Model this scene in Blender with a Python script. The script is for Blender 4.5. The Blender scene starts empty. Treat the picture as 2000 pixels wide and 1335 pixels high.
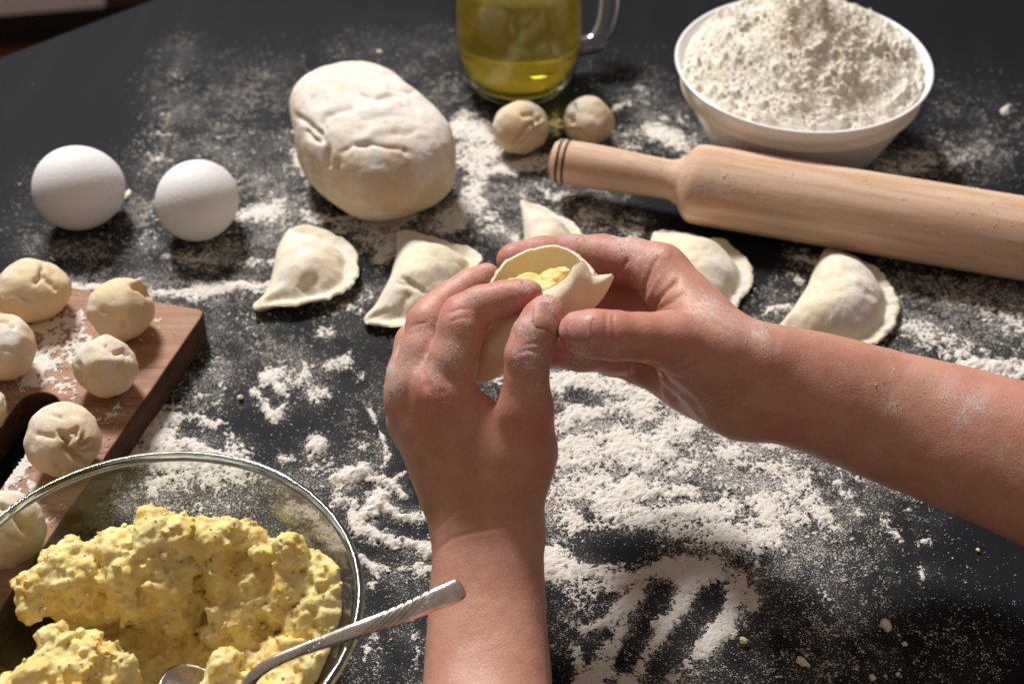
import bpy, math, random
import numpy as np
from mathutils import Vector, Matrix

# ------------------------------------------------------------------ camera, light, exposure
S = bpy.context.scene
COL = S.collection
H = 0.59                    # lens height above the table (m)
PITCH = math.radians(41.3)  # looking down
FPX = 3250.0                # focal length in pixels of a 2000 px wide frame
cam_d = bpy.data.cameras.new("camera")
cam = bpy.data.objects.new("camera", cam_d)
COL.objects.link(cam)
cam.location = (0, 0, H)
cam.rotation_euler = (math.pi / 2 - PITCH, 0, 0)
cam_d.sensor_width = 36.0
cam_d.lens = FPX / 2000 * 36
cam_d.clip_start, cam_d.clip_end = 0.01, 50
cam_d.dof.use_dof = True
cam_d.dof.focus_distance = 0.745
cam_d.dof.aperture_fstop = 10.0
S.camera = cam

W = bpy.data.worlds.new("World")
S.world = W
W.use_nodes = True
W.node_tree.nodes["Background"].inputs[0].default_value = (1.0, 0.83, 0.72, 1)
W.node_tree.nodes["Background"].inputs[1].default_value = 0.24

AZ, EL, DIST = math.radians(25), math.radians(50), 3.0     # window behind the table, a little to the left
ld = bpy.data.lights.new("window_light", 'AREA')
ld.shape = 'RECTANGLE'
ld.size, ld.size_y = 0.62, 0.62
ld.energy = 132
ld.color = (1.0, 0.985, 0.985)
lo = bpy.data.objects.new("window_light", ld)
COL.objects.link(lo)
tgt = Vector((0.0, 0.70, 0.05))
ldir = Vector((-math.sin(AZ) * math.cos(EL), math.cos(AZ) * math.cos(EL), math.sin(EL)))
lo.location = tgt + ldir * DIST
lo.rotation_euler = ldir.to_track_quat('Z', 'Y').to_euler()

S.view_settings.view_transform = 'Standard'
S.view_settings.look = 'None'
S.view_settings.exposure = 0.0
S.view_settings.gamma = 1.0
S.cycles.use_denoising = True
S.cycles.max_bounces = 10
S.cycles.transparent_max_bounces = 16
S.cycles.caustics_refractive = True
S.cycles.sample_clamp_indirect = 4.0

# ------------------------------------------------------------------ maths helpers
cp, sp = math.cos(PITCH), math.sin(PITCH)
AX_F = np.array([0, cp, -sp]); AX_U = np.array([0, sp, cp]); AX_R = np.array([1.0, 0, 0])
CAMP = np.array([0, 0, H])

def at(px, py, z):
    """point of the scene seen at a pixel of the photograph, z metres along the optical axis"""
    return CAMP + z * (AX_F + (px - 1000) / FPX * AX_R - (py - 667.5) / FPX * AX_U)

def on(px, py, h=0.0):
    """point at height h above the table seen at a pixel of the photograph"""
    z = (H - h) / (sp + (py - 667.5) / FPX * cp)
    return at(px, py, z)

def to_px(P):
    q = np.asarray(P) - CAMP
    z = q @ AX_F
    return 1000 + FPX * (q @ AX_R) / z, 667.5 - FPX * (q @ AX_U) / z, z

_rng = np.random.RandomState(7)
_LAT = _rng.rand(64, 64, 64).astype(np.float32)
_JIT = _rng.rand(32, 32, 32, 3).astype(np.float32)

def vnoise(P, freq, seed=0):
    p = np.asarray(P, dtype=np.float32) * freq + np.float32(seed * 17.37 + 100)
    i = np.floor(p).astype(np.int32)
    f = (p - i).astype(np.float32)
    f = f * f * (3 - 2 * f)
    x0, y0, z0 = (i[..., 0] & 63, i[..., 1] & 63, i[..., 2] & 63)
    x1, y1, z1 = ((x0 + 1) & 63, (y0 + 1) & 63, (z0 + 1) & 63)
    fx, fy, fz = f[..., 0], f[..., 1], f[..., 2]
    L = _LAT
    a = L[x0, y0, z0] * (1 - fx) + L[x1, y0, z0] * fx
    b = L[x0, y1, z0] * (1 - fx) + L[x1, y1, z0] * fx
    c = L[x0, y0, z1] * (1 - fx) + L[x1, y0, z1] * fx
    d = L[x0, y1, z1] * (1 - fx) + L[x1, y1, z1] * fx
    a = a * (1 - fy) + b * fy
    c = c * (1 - fy) + d * fy
    return a * (1 - fz) + c * fz

def fbm(P, freq, octaves=4, seed=0, gain=0.5):
    s, a, n = 0.0, 1.0, 0.0
    for k in range(octaves):
        s = s + a * vnoise(P, freq * 2.03 ** k, seed + k * 3)
        n += a
        a *= gain
    return s / n

def worley(P, freq, seed=0):
    p = np.asarray(P, dtype=np.float32) * freq + np.float32(seed * 11.3 + 60)
    i = np.floor(p).astype(np.int32)
    best = np.full(p.shape[:-1], 9.0, dtype=np.float32)
    for dx in (-1, 0, 1):
        for dy in (-1, 0, 1):
            for dz in (-1, 0, 1):
                c = i + np.array([dx, dy, dz])
                j = _JIT[c[..., 0] & 31, c[..., 1] & 31, c[..., 2] & 31]
                best = np.minimum(best, ((c + j - p) ** 2).sum(-1))
    return np.sqrt(best)

def sstep(a, b, x):
    t = np.clip((x - a) / (b - a), 0, 1)
    return t * t * (3 - 2 * t)

def smin(a, b, k):
    h = np.maximum(k - np.abs(a - b), 0) / k
    return np.minimum(a, b) - h * h * k * 0.25

def surface_nets(F, o, h):
    s = F < 0
    n = s.astype(np.uint8)
    c = (n[:-1, :-1, :-1] + n[1:, :-1, :-1] + n[:-1, 1:, :-1] + n[1:, 1:, :-1] +
         n[:-1, :-1, 1:] + n[1:, :-1, 1:] + n[:-1, 1:, 1:] + n[1:, 1:, 1:])
    mask = (c > 0) & (c < 8)
    idx = np.argwhere(mask)
    acc = np.zeros((len(idx), 3), np.float32)
    cnt = np.zeros(len(idx), np.float32)
    cs = [np.array([(q >> 0) & 1, (q >> 1) & 1, (q >> 2) & 1]) for q in range(8)]
    vals = [F[idx[:, 0] + q[0], idx[:, 1] + q[1], idx[:, 2] + q[2]] for q in cs]
    for a in range(8):
        for bit in (1, 2, 4):
            b = a | bit
            if b == a: continue
            fa, fb = vals[a], vals[b]
            m = (fa < 0) != (fb < 0)
            t = fa[m] / (fa[m] - fb[m])
            acc[m] += cs[a] + t[:, None] * (cs[b] - cs[a])
            cnt[m] += 1
    V = (idx + acc / cnt[:, None]) * h + o
    mp = -np.ones(mask.shape, np.int64)
    mp[mask] = np.arange(len(idx))
    quads = []
    for ax in range(3):
        u, v = [(1, 2), (2, 0), (0, 1)][ax]
        sl0 = [slice(None)] * 3; sl1 = [slice(None)] * 3
        sl0[ax] = slice(0, -1); sl1[ax] = slice(1, None)
        for q in (u, v):
            sl0[q] = slice(1, -1); sl1[q] = slice(1, -1)
        A, B = s[tuple(sl0)], s[tuple(sl1)]
        e = np.argwhere(A != B)
        if not len(e): continue
        inside = A[e[:, 0], e[:, 1], e[:, 2]]
        base = e.copy()
        base[:, u] += 1; base[:, v] += 1
        def cell(du, dv):
            k = base.copy(); k[:, u] += du; k[:, v] += dv
            return mp[k[:, 0], k[:, 1], k[:, 2]]
        q = np.stack([cell(-1, -1), cell(0, -1), cell(0, 0), cell(-1, 0)], 1)
        q[~inside] = q[~inside][:, ::-1]
        quads.append(q)
    return V.astype(np.float64), np.concatenate(quads)

def biggest(V, Q):
    lab = np.arange(len(V))
    for _ in range(400):
        m = lab[Q].min(1)
        new = lab.copy()
        for k in range(4): np.minimum.at(new, Q[:, k], m)
        new = new[new]
        if (new == lab).all(): break
        lab = new
    keep = lab == np.bincount(lab).argmax()
    idx = np.cumsum(keep) - 1
    return V[keep], idx[Q[keep[Q].all(1)]]

def vert_normals(V, Q):
    a, b, c = V[Q[:, 0]], V[Q[:, 1]], V[Q[:, 2]]
    n = np.cross(b - a, c - a)
    if Q.shape[1] == 4:
        n = n + np.cross(c - a, V[Q[:, 3]] - a)
    N = np.zeros_like(V)
    for k in range(Q.shape[1]):
        for ax in range(3):
            N[:, ax] += np.bincount(Q[:, k], weights=n[:, ax], minlength=len(V))
    return N / (np.linalg.norm(N, axis=1, keepdims=True) + 1e-12)

def relax(V, Q, it=2, lam=0.5):
    for _ in range(it):
        s = np.zeros_like(V); n = np.zeros(len(V))
        for k in range(Q.shape[1]):
            i, j = Q[:, k], Q[:, (k + 1) % Q.shape[1]]
            for ax in range(3):
                s[:, ax] += np.bincount(i, weights=V[j, ax], minlength=len(V))
            n += np.bincount(i, minlength=len(V))
        V = V + lam * (s / np.maximum(n, 1)[:, None] - V)
    return V

# ------------------------------------------------------------------ scene helpers
def mesh_from(name, V, F, mats, smooth=True, mat_index=None, attrs=None):
    me = bpy.data.meshes.new(name)
    V = np.asarray(V, dtype=np.float32)
    if isinstance(F, np.ndarray):
        k = F.shape[1]
        me.vertices.add(len(V)); me.vertices.foreach_set("co", V.ravel())
        me.loops.add(F.size); me.loops.foreach_set("vertex_index", F.astype(np.int32).ravel())
        me.polygons.add(len(F))
        me.polygons.foreach_set("loop_start", np.arange(0, F.size, k, dtype=np.int32))
        me.update(calc_edges=True)
    else:
        me.from_pydata([tuple(v) for v in V], [], [tuple(int(i) for i in f) for f in F])
    me.polygons.foreach_set("use_smooth", np.full(len(me.polygons), smooth, dtype=bool))
    for m in (mats if isinstance(mats, (list, tuple)) else [mats]):
        me.materials.append(m)
    if mat_index is not None:
        me.polygons.foreach_set("material_index", np.asarray(mat_index, dtype=np.int32))
    for an, av in (attrs or {}).items():
        at_ = me.attributes.new(an, 'FLOAT', 'POINT')
        at_.data.foreach_set("value", np.asarray(av, dtype=np.float32))
    me.validate()
    me.update()
    return me

def obj(name, V, F, mats, parent=None, origin=None, **kw):
    """one mesh object; V in world space, kept in place under its parent"""
    V = np.asarray(V, dtype=np.float64)
    base = np.array(origin if origin is not None else (parent.location if parent else (0, 0, 0)), dtype=np.float64)
    o = bpy.data.objects.new(name, mesh_from(name, V - base, F, mats, **kw))
    COL.objects.link(o)
    if parent:
        o.parent = parent
        o.location = base - np.array(parent_world(parent))
    else:
        o.location = base
    return o

def parent_world(p):
    v = Vector((0, 0, 0))
    while p:
        v += p.location
        p = p.parent
    return v

def tag(o, label=None, cat=None, group=None, kind=None):
    if label: o["label"] = label
    if cat: o["category"] = cat
    if group: o["group"] = group
    if kind: o["kind"] = kind
    return o

def thing(name, loc, label, cat, group=None):
    o = bpy.data.objects.new(name, None)
    COL.objects.link(o)
    o.location = tuple(float(q) for q in loc)
    o.empty_display_size = 0.02
    return tag(o, label, cat, group)

def lathe(profile, n=96, centre=(0, 0, 0), axis=None):
    """profile: list of (r, h); returns V, F as quads with closed poles"""
    prof = np.array(profile, float)
    a = np.linspace(0, 2 * np.pi, n, endpoint=False)
    V = []
    for r, h in prof:
        V.append(np.stack([r * np.cos(a), r * np.sin(a), np.full(n, h)], 1))
    V = np.concatenate(V)
    F = []
    for i in range(len(prof) - 1):
        for j in range(n):
            k = (j + 1) % n
            F.append((i * n + j, i * n + k, (i + 1) * n + k, (i + 1) * n + j))
    if axis is not None:
        V = V @ np.array(axis).T
    return V + np.array(centre), np.array(F)

def sweep(P, R, n=20, up=(0, 0, 1), flat=None):
    """tube along points P with radii R; flat = list of (wide, thick) factors"""
    P = np.array(P, float)
    T = np.gradient(P, axis=0); T /= np.linalg.norm(T, axis=1, keepdims=True)
    a = np.linspace(0, 2 * np.pi, n, endpoint=False)
    V = []
    for i in range(len(P)):
        s = np.cross(T[i], up); s /= np.linalg.norm(s)
        u = np.cross(s, T[i])
        w, t = flat[i] if flat is not None else (1, 1)
        V.append(P[i] + R[i] * (np.cos(a)[:, None] * s * w + np.sin(a)[:, None] * u * t))
    V = np.concatenate(V)
    F = []
    for i in range(len(P) - 1):
        for j in range(n):
            k = (j + 1) % n
            F.append((i * n + j, i * n + k, (i + 1) * n + k, (i + 1) * n + j))
    c0, c1 = len(V), len(V) + 1
    V = np.concatenate([V, P[:1], P[-1:]])
    m = (len(P) - 1) * n
    for j in range(n):
        k = (j + 1) % n
        F.append((c0, k, j, j)); F.append((c1, m + j, m + k, m + k))
    F = [tuple(dict.fromkeys(f)) for f in F]
    return V, F

def spline(pts, n):
    P = np.array(pts, float)
    d = np.r_[0, np.cumsum(np.linalg.norm(np.diff(P[:, :2], axis=0), axis=1))]
    t = np.linspace(0, d[-1], n)
    out = np.empty((n, P.shape[1]))
    m = np.gradient(P, d, axis=0)
    k = np.clip(np.searchsorted(d, t, 'right') - 1, 0, len(P) - 2)
    hh = (d[k + 1] - d[k]); u = ((t - d[k]) / hh)[:, None]
    h00 = 2 * u**3 - 3 * u**2 + 1; h10 = u**3 - 2 * u**2 + u; h01 = -2 * u**3 + 3 * u**2; h11 = u**3 - u**2
    out = h00 * P[k] + h10 * hh[:, None] * m[k] + h01 * P[k + 1] + h11 * hh[:, None] * m[k + 1]
    return out

def seg_dist(X, Y, pts, closed=False):
    """distance of 2-D points to a polyline, and the 0..1 position along it"""
    best = np.full(X.shape, 1e9); pos = np.zeros(X.shape)
    P = list(pts) + ([pts[0]] if closed else [])
    if len(P) == 1:
        return np.hypot(X - P[0][0], Y - P[0][1]), pos
    for i in range(len(P) - 1):
        ax, ay = P[i][:2]; bx, by = P[i + 1][:2]
        dx, dy = bx - ax, by - ay
        t = np.clip(((X - ax) * dx + (Y - ay) * dy) / (dx * dx + dy * dy + 1e-12), 0, 1)
        d = np.hypot(X - ax - t * dx, Y - ay - t * dy)
        m = d < best
        best = np.where(m, d, best); pos = np.where(m, (i + t) / (len(P) - 1), pos)
    return best, pos

def push(V, N, pts, width, depth, facing=True, ragged=0.25):
    """press a crease (depth > 0) or raise a ridge into the seen side of a surface along a line of the photograph"""
    x, y, z = to_px(V)
    d, t = seg_dist(x, y, pts)
    if len(pts) > 1:
        taper = np.clip(np.minimum(t, 1 - t) * 6 + 0.25, 0, 1)
    else:
        taper = 1
    w = np.exp(-(d / width) ** 2) * taper
    if facing:
        view = (CAMP - V); view /= np.linalg.norm(view, axis=1, keepdims=True)
        w = w * sstep(0.05, 0.3, (N * view).sum(1))
    w = w * (1 - ragged + 2 * ragged * vnoise(V, 300, 5))
    return V - N * (w * depth)[:, None]

# ------------------------------------------------------------------ materials
class NT:
    def __init__(self, name):
        self.m = bpy.data.materials.new(name)
        self.m.use_nodes = True
        self.t = self.m.node_tree
        self.t.nodes.clear()
        self.out = self.t.nodes.new("ShaderNodeOutputMaterial")
    def n(self, kind, **kw):
        nd = self.t.nodes.new("ShaderNode" + kind)
        for k, v in kw.items():
            if hasattr(nd, k) and not k in nd.inputs: setattr(nd, k, v)
        return nd
    def link(self, a, b): self.t.links.new(a, b)
    def val(self, sock, v):
        if isinstance(v, bpy.types.NodeSocket): self.link(v, sock)
        else: sock.default_value = v
    def coord(self):
        if not hasattr(self, "_c"): self._c = self.n("TexCoord").outputs["Object"]
        return self._c
    def mapped(self, scale=(1, 1, 1), rot=(0, 0, 0)):
        m = self.n("Mapping"); self.link(self.coord(), m.inputs[0])
        m.inputs["Scale"].default_value = scale; m.inputs["Rotation"].default_value = rot
        return m.outputs[0]
    def noise(self, scale, detail=4, rough=0.5, vec=None, dist=0.0):
        x = self.n("TexNoise"); self.link(vec or self.coord(), x.inputs["Vector"])
        x.inputs["Scale"].default_value = scale; x.inputs["Detail"].default_value = detail
        x.inputs["Roughness"].default_value = rough; x.inputs["Distortion"].default_value = dist
        return x.outputs[0]
    def voro(self, scale, feature='F1', vec=None):
        x = self.n("TexVoronoi"); x.feature = feature
        self.link(vec or self.coord(), x.inputs["Vector"]); x.inputs["Scale"].default_value = scale
        return x.outputs[0]
    def math(self, op, a, b=0.0, c=None, clamp=False):
        x = self.n("Math"); x.operation = op; x.use_clamp = clamp
        self.val(x.inputs[0], a); self.val(x.inputs[1], b)
        if c is not None: self.val(x.inputs[2], c)
        return x.outputs[0]
    def ramp(self, v, a, b, lo=0.0, hi=1.0):
        x = self.n("MapRange"); x.interpolation_type = 'SMOOTHSTEP'
        self.val(x.inputs[0], v); self.val(x.inputs[1], a); self.val(x.inputs[2], b)
        self.val(x.inputs[3], lo); self.val(x.inputs[4], hi)
        return x.outputs[0]
    def mix(self, f, a, b):
        x = self.n("Mix"); x.data_type = 'RGBA'
        self.val(x.inputs[0], f); self.val(x.inputs[6], a); self.val(x.inputs[7], b)
        return x.outputs[2]
    def attr(self, name):
        x = self.n("Attribute"); x.attribute_name = name
        return x.outputs["Fac"]
    def bump(self, h, strength, dist=0.001, prev=None):
        x = self.n("Bump"); x.inputs["Strength"].default_value = strength; x.inputs["Distance"].default_value = dist
        self.link(h, x.inputs["Height"])
        if prev: self.link(prev, x.inputs["Normal"])
        return x.outputs[0]
    def principled(self, **kw):
        b = self.n("BsdfPrincipled")
        for k, v in kw.items(): self.val(b.inputs[k.replace("_", " ")], v)
        return b
    def done(self, sh):
        self.link(sh, self.out.inputs["Surface"]); return self.m

def C(r, g, b): return (r, g, b, 1.0)
FLOUR = C(0.78, 0.735, 0.68)

def m_table():
    k = NT("matt_black_board")
    dust = k.attr("dust")
    fine = k.noise(1000, 3, 0.75); clump = k.noise(360, 3, 0.7); area = k.noise(55, 4, 0.6)
    d2 = k.math('MULTIPLY', dust, k.ramp(area, 0.3, 0.62, 0.45, 1.25))
    t1 = k.math('SUBTRACT', 0.68, k.math('MULTIPLY', d2, 0.235))
    s1 = k.ramp(fine, t1, k.math('ADD', t1, 0.055))
    t2 = k.math('SUBTRACT', 0.705, k.math('MULTIPLY', d2, 0.19))
    s2 = k.ramp(k.math('ADD', k.math('MULTIPLY', clump, .8), k.math('MULTIPLY', fine, .2)), t2, k.math('ADD', t2, 0.05))
    gate = k.ramp(dust, 0.02, 0.10)
    sp_ = k.math('MULTIPLY', k.math('MAXIMUM', k.math('MULTIPLY', s1, 0.72), s2), gate)
    film = k.math('MULTIPLY', k.math('POWER', d2, 1.3), 0.10)
    wip = k.n("TexWave"); k.link(k.mapped((3, 1, 1), (0, 0, 0.5)), wip.inputs[0])
    wip.inputs["Scale"].default_value = 3; wip.inputs["Distortion"].default_value = 9; wip.inputs["Detail"].default_value = 3
    smear = k.math('MULTIPLY', k.ramp(wip.outputs[1], 0.55, 1.0, 0, 0.003), k.ramp(k.noise(6, 2), 0.45, 0.7))
    base = k.mix(k.math('ADD', film, smear, clamp=True), C(0.0098, 0.0100, 0.0126), FLOUR)
    col = k.mix(sp_, base, FLOUR)
    b1 = k.bump(k.noise(1500, 2, 0.6), 0.35, 0.0005)
    b2 = k.bump(sp_, 0.6, 0.0007, b1)
    return k.done(k.principled(Base_Color=col, Roughness=k.ramp(sp_, 0, 1, 0.55, 0.95), Normal=b2, Specular_IOR_Level=k.ramp(sp_, 0, 1, 0.045, 0.05)).outputs[0])

def m_flour(name="flour", col=FLOUR, porous=False):
    k = NT(name)
    c = k.mix(k.ramp(k.noise(160, 3), 0.35, 0.7), col, C(col[0] * 0.97, col[1] * 0.93, col[2] * 0.84))
    if porous:       # thin places let the black board show between the grains
        n = k.math('ADD', k.math('MULTIPLY', k.noise(1250, 2, 0.7), 0.62), k.math('MULTIPLY', k.noise(480, 2, 0.6), 0.38))
        t = k.math('SUBTRACT', 0.565, k.math('MULTIPLY', k.attr("cover"), 0.235))
        c = k.mix(k.ramp(n, k.math('SUBTRACT', t, 0.03), k.math('ADD', t, 0.03)), C(0.016, 0.016, 0.02), c)
    h = k.math('ADD', k.noise(900, 4, 0.7), k.math('MULTIPLY', k.voro(700), 0.5))
    return k.done(k.principled(Base_Color=c, Roughness=0.95, Normal=k.bump(h, 0.6, 0.001), Specular_IOR_Level=0.05).outputs[0])

def m_dough(name, base, dark, dusty=0.5, fine=1.0):
    k = NT(name)
    c = k.mix(k.ramp(k.noise(45, 4, 0.6), 0.35, 0.7), base, dark)
    d = k.attr("dust")
    pw = k.math('ADD', k.math('MULTIPLY', k.noise(60, 5, 0.65), 0.6), k.math('MULTIPLY', k.noise(800, 3, 0.7), 0.4))
    f = k.ramp(k.math('ADD', pw, k.math('MULTIPLY', d, 0.35)), 0.62 - 0.15 * dusty, 0.80 - 0.12 * dusty)
    c2 = k.mix(k.math('MULTIPLY', f, 0.85), c, C(0.77, 0.725, 0.66))
    h = k.math('ADD', k.math('MULTIPLY', k.noise(120, 4, 0.6), 1.0), k.math('MULTIPLY', k.noise(900, 3, 0.6), 0.35 * fine))
    h2 = k.math('ADD', h, k.math('MULTIPLY', f, 0.25))
    return k.done(k.principled(Base_Color=c2, Roughness=0.72, Normal=k.bump(h2, 0.30, 0.0013), Subsurface_Weight=0.30,
        Subsurface_Radius=(0.006, 0.004, 0.002), Subsurface_Scale=0.6, Specular_IOR_Level=0.25).outputs[0])

def m_skin():
    k = NT("skin")
    red = k.attr("red"); dust = k.attr("dust")
    mott = k.ramp(k.math('ADD', k.math('MULTIPLY', k.noise(55, 4, 0.6), .65), k.math('MULTIPLY', k.noise(700, 3, 0.6), .35)), 0.38, 0.62)
    base = k.mix(mott, C(0.57, 0.295, 0.200), C(0.49, 0.222, 0.142))
    base = k.mix(k.ramp(k.noise(26, 3, 0.55), 0.52, 0.72, 0, 0.32), base, C(0.56, 0.215, 0.165))
    base = k.mix(k.ramp(k.noise(19, 2, 0.5), 0.56, 0.74, 0, 0.45), base, C(0.46, 0.255, 0.175))
    base = k.mix(k.math('MULTIPLY', red, 0.75, clamp=True), base, C(0.54, 0.155, 0.115))
    lines = k.voro(850, 'DISTANCE_TO_EDGE', k.mapped((1, 0.5, 0.8)))
    lines2 = k.voro(520, 'DISTANCE_TO_EDGE', k.mapped((0.5, 1.2, 1.0)))
    pw = k.math('ADD', k.math('MULTIPLY', k.noise(2100, 2, 0.7), 0.72), k.math('MULTIPLY', k.noise(300, 4, 0.65), 0.28))
    thr = k.math('SUBTRACT', 0.675, k.math('MULTIPLY', dust, 0.235))
    f = k.ramp(pw, thr, k.math('ADD', thr, 0.07))
    veil = k.math('MULTIPLY', dust, 0.09)
    col = k.mix(k.math('MAXIMUM', k.math('MULTIPLY', f, 0.8), veil), base, C(0.80, 0.74, 0.70))
    hh = k.math('ADD', k.ramp(lines, 0.0, 0.18), k.math('ADD', k.math('MULTIPLY', k.ramp(lines2, 0.0, 0.12), 0.5), k.math('MULTIPLY', k.noise(500, 3), 0.5)))
    b = k.bump(hh, 0.17, 0.00035)
    b = k.bump(f, 0.4, 0.0003, b)
    return k.done(k.principled(Base_Color=col, Roughness=k.ramp(f, 0, 1, 0.48, 0.9), Normal=b, Subsurface_Weight=0.30,
        Subsurface_Radius=(0.0075, 0.0028, 0.0015), Subsurface_Scale=0.55, Specular_IOR_Level=0.42).outputs[0])

def m_nail():
    k = NT("nail")
    f = k.ramp(k.noise(700, 4, 0.7), 0.5, 0.7)
    c = k.mix(k.math('MULTIPLY', f, 0.55), C(0.50, 0.225, 0.165), C(0.66, 0.57, 0.52))
    return k.done(k.principled(Base_Color=c, Roughness=0.5, Subsurface_Weight=0.2, Subsurface_Scale=0.4,
        Subsurface_Radius=(0.005, 0.002, 0.001), Normal=k.bump(k.noise(900, 2), 0.2, 0.0003)).outputs[0])

def m_wood(name, c1, c2, rot, scale, rough=0.55, dusty=True):
    k = NT(name)
    v = k.mapped(scale, rot)
    n = k.noise(1.0, 6, 0.6, v, 0.6)
    fine = k.noise(5.0, 4, 0.7, v)
    c = k.mix(k.ramp(k.math('ADD', k.math('MULTIPLY', n, 0.65), k.math('MULTIPLY', fine, 0.35)), 0.35, 0.66), c1, c2)
    d = k.attr("dust") if dusty else None
    col = c
    if dusty:
        pw = k.math('ADD', k.math('MULTIPLY', k.noise(900, 3, 0.7), 0.5), k.math('MULTIPLY', k.noise(170, 4, 0.65), 0.5))
        thr = k.math('SUBTRACT', 0.70, k.math('MULTIPLY', d, 0.24))
        f = k.ramp(pw, thr, k.math('ADD', thr, 0.06))
        col = k.mix(k.math('MULTIPLY', f, 0.85), c, FLOUR)
    return k.done(k.principled(Base_Color=col, Roughness=rough, Normal=k.bump(k.math('ADD', n, fine), 0.18, 0.0008), Specular_IOR_Level=0.15).outputs[0])

def m_mash():
    k = NT("mashed_potato")
    c = k.mix(k.ramp(k.noise(75, 4, 0.6), 0.36, 0.68), C(0.865, 0.72, 0.335), C(0.82, 0.60, 0.18))
    c = k.mix(k.ramp(k.noise(210, 3, .6), 0.56, 0.68, 0, .8), c, C(0.90, 0.80, 0.47))
    speck = k.ramp(k.voro(75), 0.035, 0.025)
    c = k.mix(k.math('MULTIPLY', speck, 0.8), c, C(0.10, 0.06, 0.02))
    h = k.math('ADD', k.noise(350, 5, 0.7), k.math('MULTIPLY', k.voro(420), 0.5))
    return k.done(k.principled(Base_Color=c, Roughness=k.ramp(k.noise(90, 2), 0.4, 0.7, 0.42, 0.65), Normal=k.bump(h, 0.5, 0.0012), Subsurface_Weight=0.25,
        Subsurface_Radius=(0.010, 0.006, 0.0014), Subsurface_Scale=0.5, Specular_IOR_Level=0.25).outputs[0])

def m_thin_glass(name, tint=(0.965, 0.975, 0.96), edge=(0.70, 0.75, 0.70), refl=0.65):
    k = NT(name)
    lw = k.n("LayerWeight"); lw.inputs[0].default_value = 0.28
    tr = k.n("BsdfTransparent"); k.link(k.mix(k.ramp(lw.outputs["Facing"], 0.35, 0.95), tint + (1,), edge + (1,)), tr.inputs[0])
    gl = k.n("BsdfGlossy"); gl.inputs["Roughness"].default_value = 0.015
    k.link(k.bump(k.noise(60, 2), 0.05, 0.001), gl.inputs["Normal"])
    mx = k.n("MixShader")
    k.link(k.math('ADD', k.math('MULTIPLY', lw.outputs["Fresnel"], refl), 0.012), mx.inputs[0])
    k.link(tr.outputs[0], mx.inputs[1]); k.link(gl.outputs[0], mx.inputs[2])
    return k.done(mx.outputs[0])

def m_glass(name, col=C(0.93, 0.96, 0.93), ior=1.5, rough=0.0):
    k = NT(name)
    return k.done(k.principled(Base_Color=col, Roughness=rough, IOR=ior, Transmission_Weight=1.0).outputs[0])

def m_oil():
    k = NT("oil")
    b = k.principled(Base_Color=C(0.97, 0.87, 0.18), Roughness=0.0, IOR=1.46, Transmission_Weight=0.87)
    va = k.n("VolumeAbsorption"); va.inputs[0].default_value = C(0.86, 0.74, 0.03); va.inputs[1].default_value = 8
    k.link(va.outputs[0], k.out.inputs["Volume"])
    return k.done(b.outputs[0])

def m_plain(name, col, rough=0.5, bump=None, metal=0.0, spec=0.5, sss=0.0):
    k = NT(name)
    kw = dict(Base_Color=col, Roughness=rough, Metallic=metal, Specular_IOR_Level=spec)
    if sss: kw.update(Subsurface_Weight=sss, Subsurface_Scale=0.5, Subsurface_Radius=(0.006, 0.005, 0.004))
    if bump: kw["Normal"] = k.bump(k.noise(bump[0], 3), bump[1], 0.0005)
    return k.done(k.principled(**kw).outputs[0])

def m_egg():
    k = NT("eggshell")
    st = k.attr("stamp")
    f = k.math('MULTIPLY', st, k.ramp(k.noise(260, 3), 0.38, 0.6))
    c = k.mix(k.math('MULTIPLY', f, 0.65), C(0.80, 0.775, 0.755), C(0.78, 0.36, 0.50))
    dim = k.ramp(k.voro(420), 0.16, 0.05)
    return k.done(k.principled(Base_Color=c, Roughness=0.6, Normal=k.bump(k.math('SUBTRACT', k.noise(600, 3), dim), 0.30, 0.0007),
        Subsurface_Weight=0.15, Subsurface_Scale=0.6, Subsurface_Radius=(0.008, 0.006, 0.005), Specular_IOR_Level=0.18).outputs[0])

def m_silver():
    k = NT("tarnished_silver")
    d = k.attr("groove")
    t = k.ramp(k.noise(220, 4, 0.65), 0.35, 0.7)
    c = k.mix(t, C(0.84, 0.77, 0.70), C(0.60, 0.52, 0.45))
    c = k.mix(k.math('MULTIPLY', d, 0.85, clamp=True), c, C(0.07, 0.055, 0.045))
    return k.done(k.principled(Base_Color=c, Metallic=1.0, Roughness=k.ramp(t, 0, 1, 0.26, 0.42), Normal=k.bump(k.noise(900, 3), 0.2, 0.0004)).outputs[0])

M_TABLE = m_table(); M_FLOUR = m_flour(); M_SPILL = m_flour("thin_flour", FLOUR, True); M_HEAP = m_flour("heaped_flour", C(0.84, 0.79, 0.70))
M_BALL = m_dough("ball_dough", C(0.73, 0.58, 0.37), C(0.66, 0.49, 0.28), 0.40)
M_LOAF = m_dough("loaf_dough", C(0.69, 0.545, 0.345), C(0.63, 0.475, 0.285), 0.34)
M_PIER = m_dough("dumpling_dough", C(0.78, 0.69, 0.50), C(0.73, 0.62, 0.42), 0.62)
M_HELD = m_dough("fresh_dough", C(0.84, 0.74, 0.54), C(0.82, 0.70, 0.49), 0.35)
M_SKIN = m_skin(); M_NAIL = m_nail(); M_MASH = m_mash()
M_PIN = m_wood("beech_wood", C(0.72, 0.53, 0.38), C(0.545, 0.33, 0.195), (0, 0, 0), (7, 120, 120), 0.6)
M_BOARD = m_wood("board_wood", C(0.43, 0.245, 0.145), C(0.245, 0.122, 0.068), (0, 0, 0.1), (9, 130, 130), 0.6)
M_BOARD_EDGE = m_wood("dark_board_edge", C(0.105, 0.055, 0.033), C(0.055, 0.028, 0.018), (0, 0, 0.1), (90, 90, 220), 0.75)  # darker brown given to the board's side faces only
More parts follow.
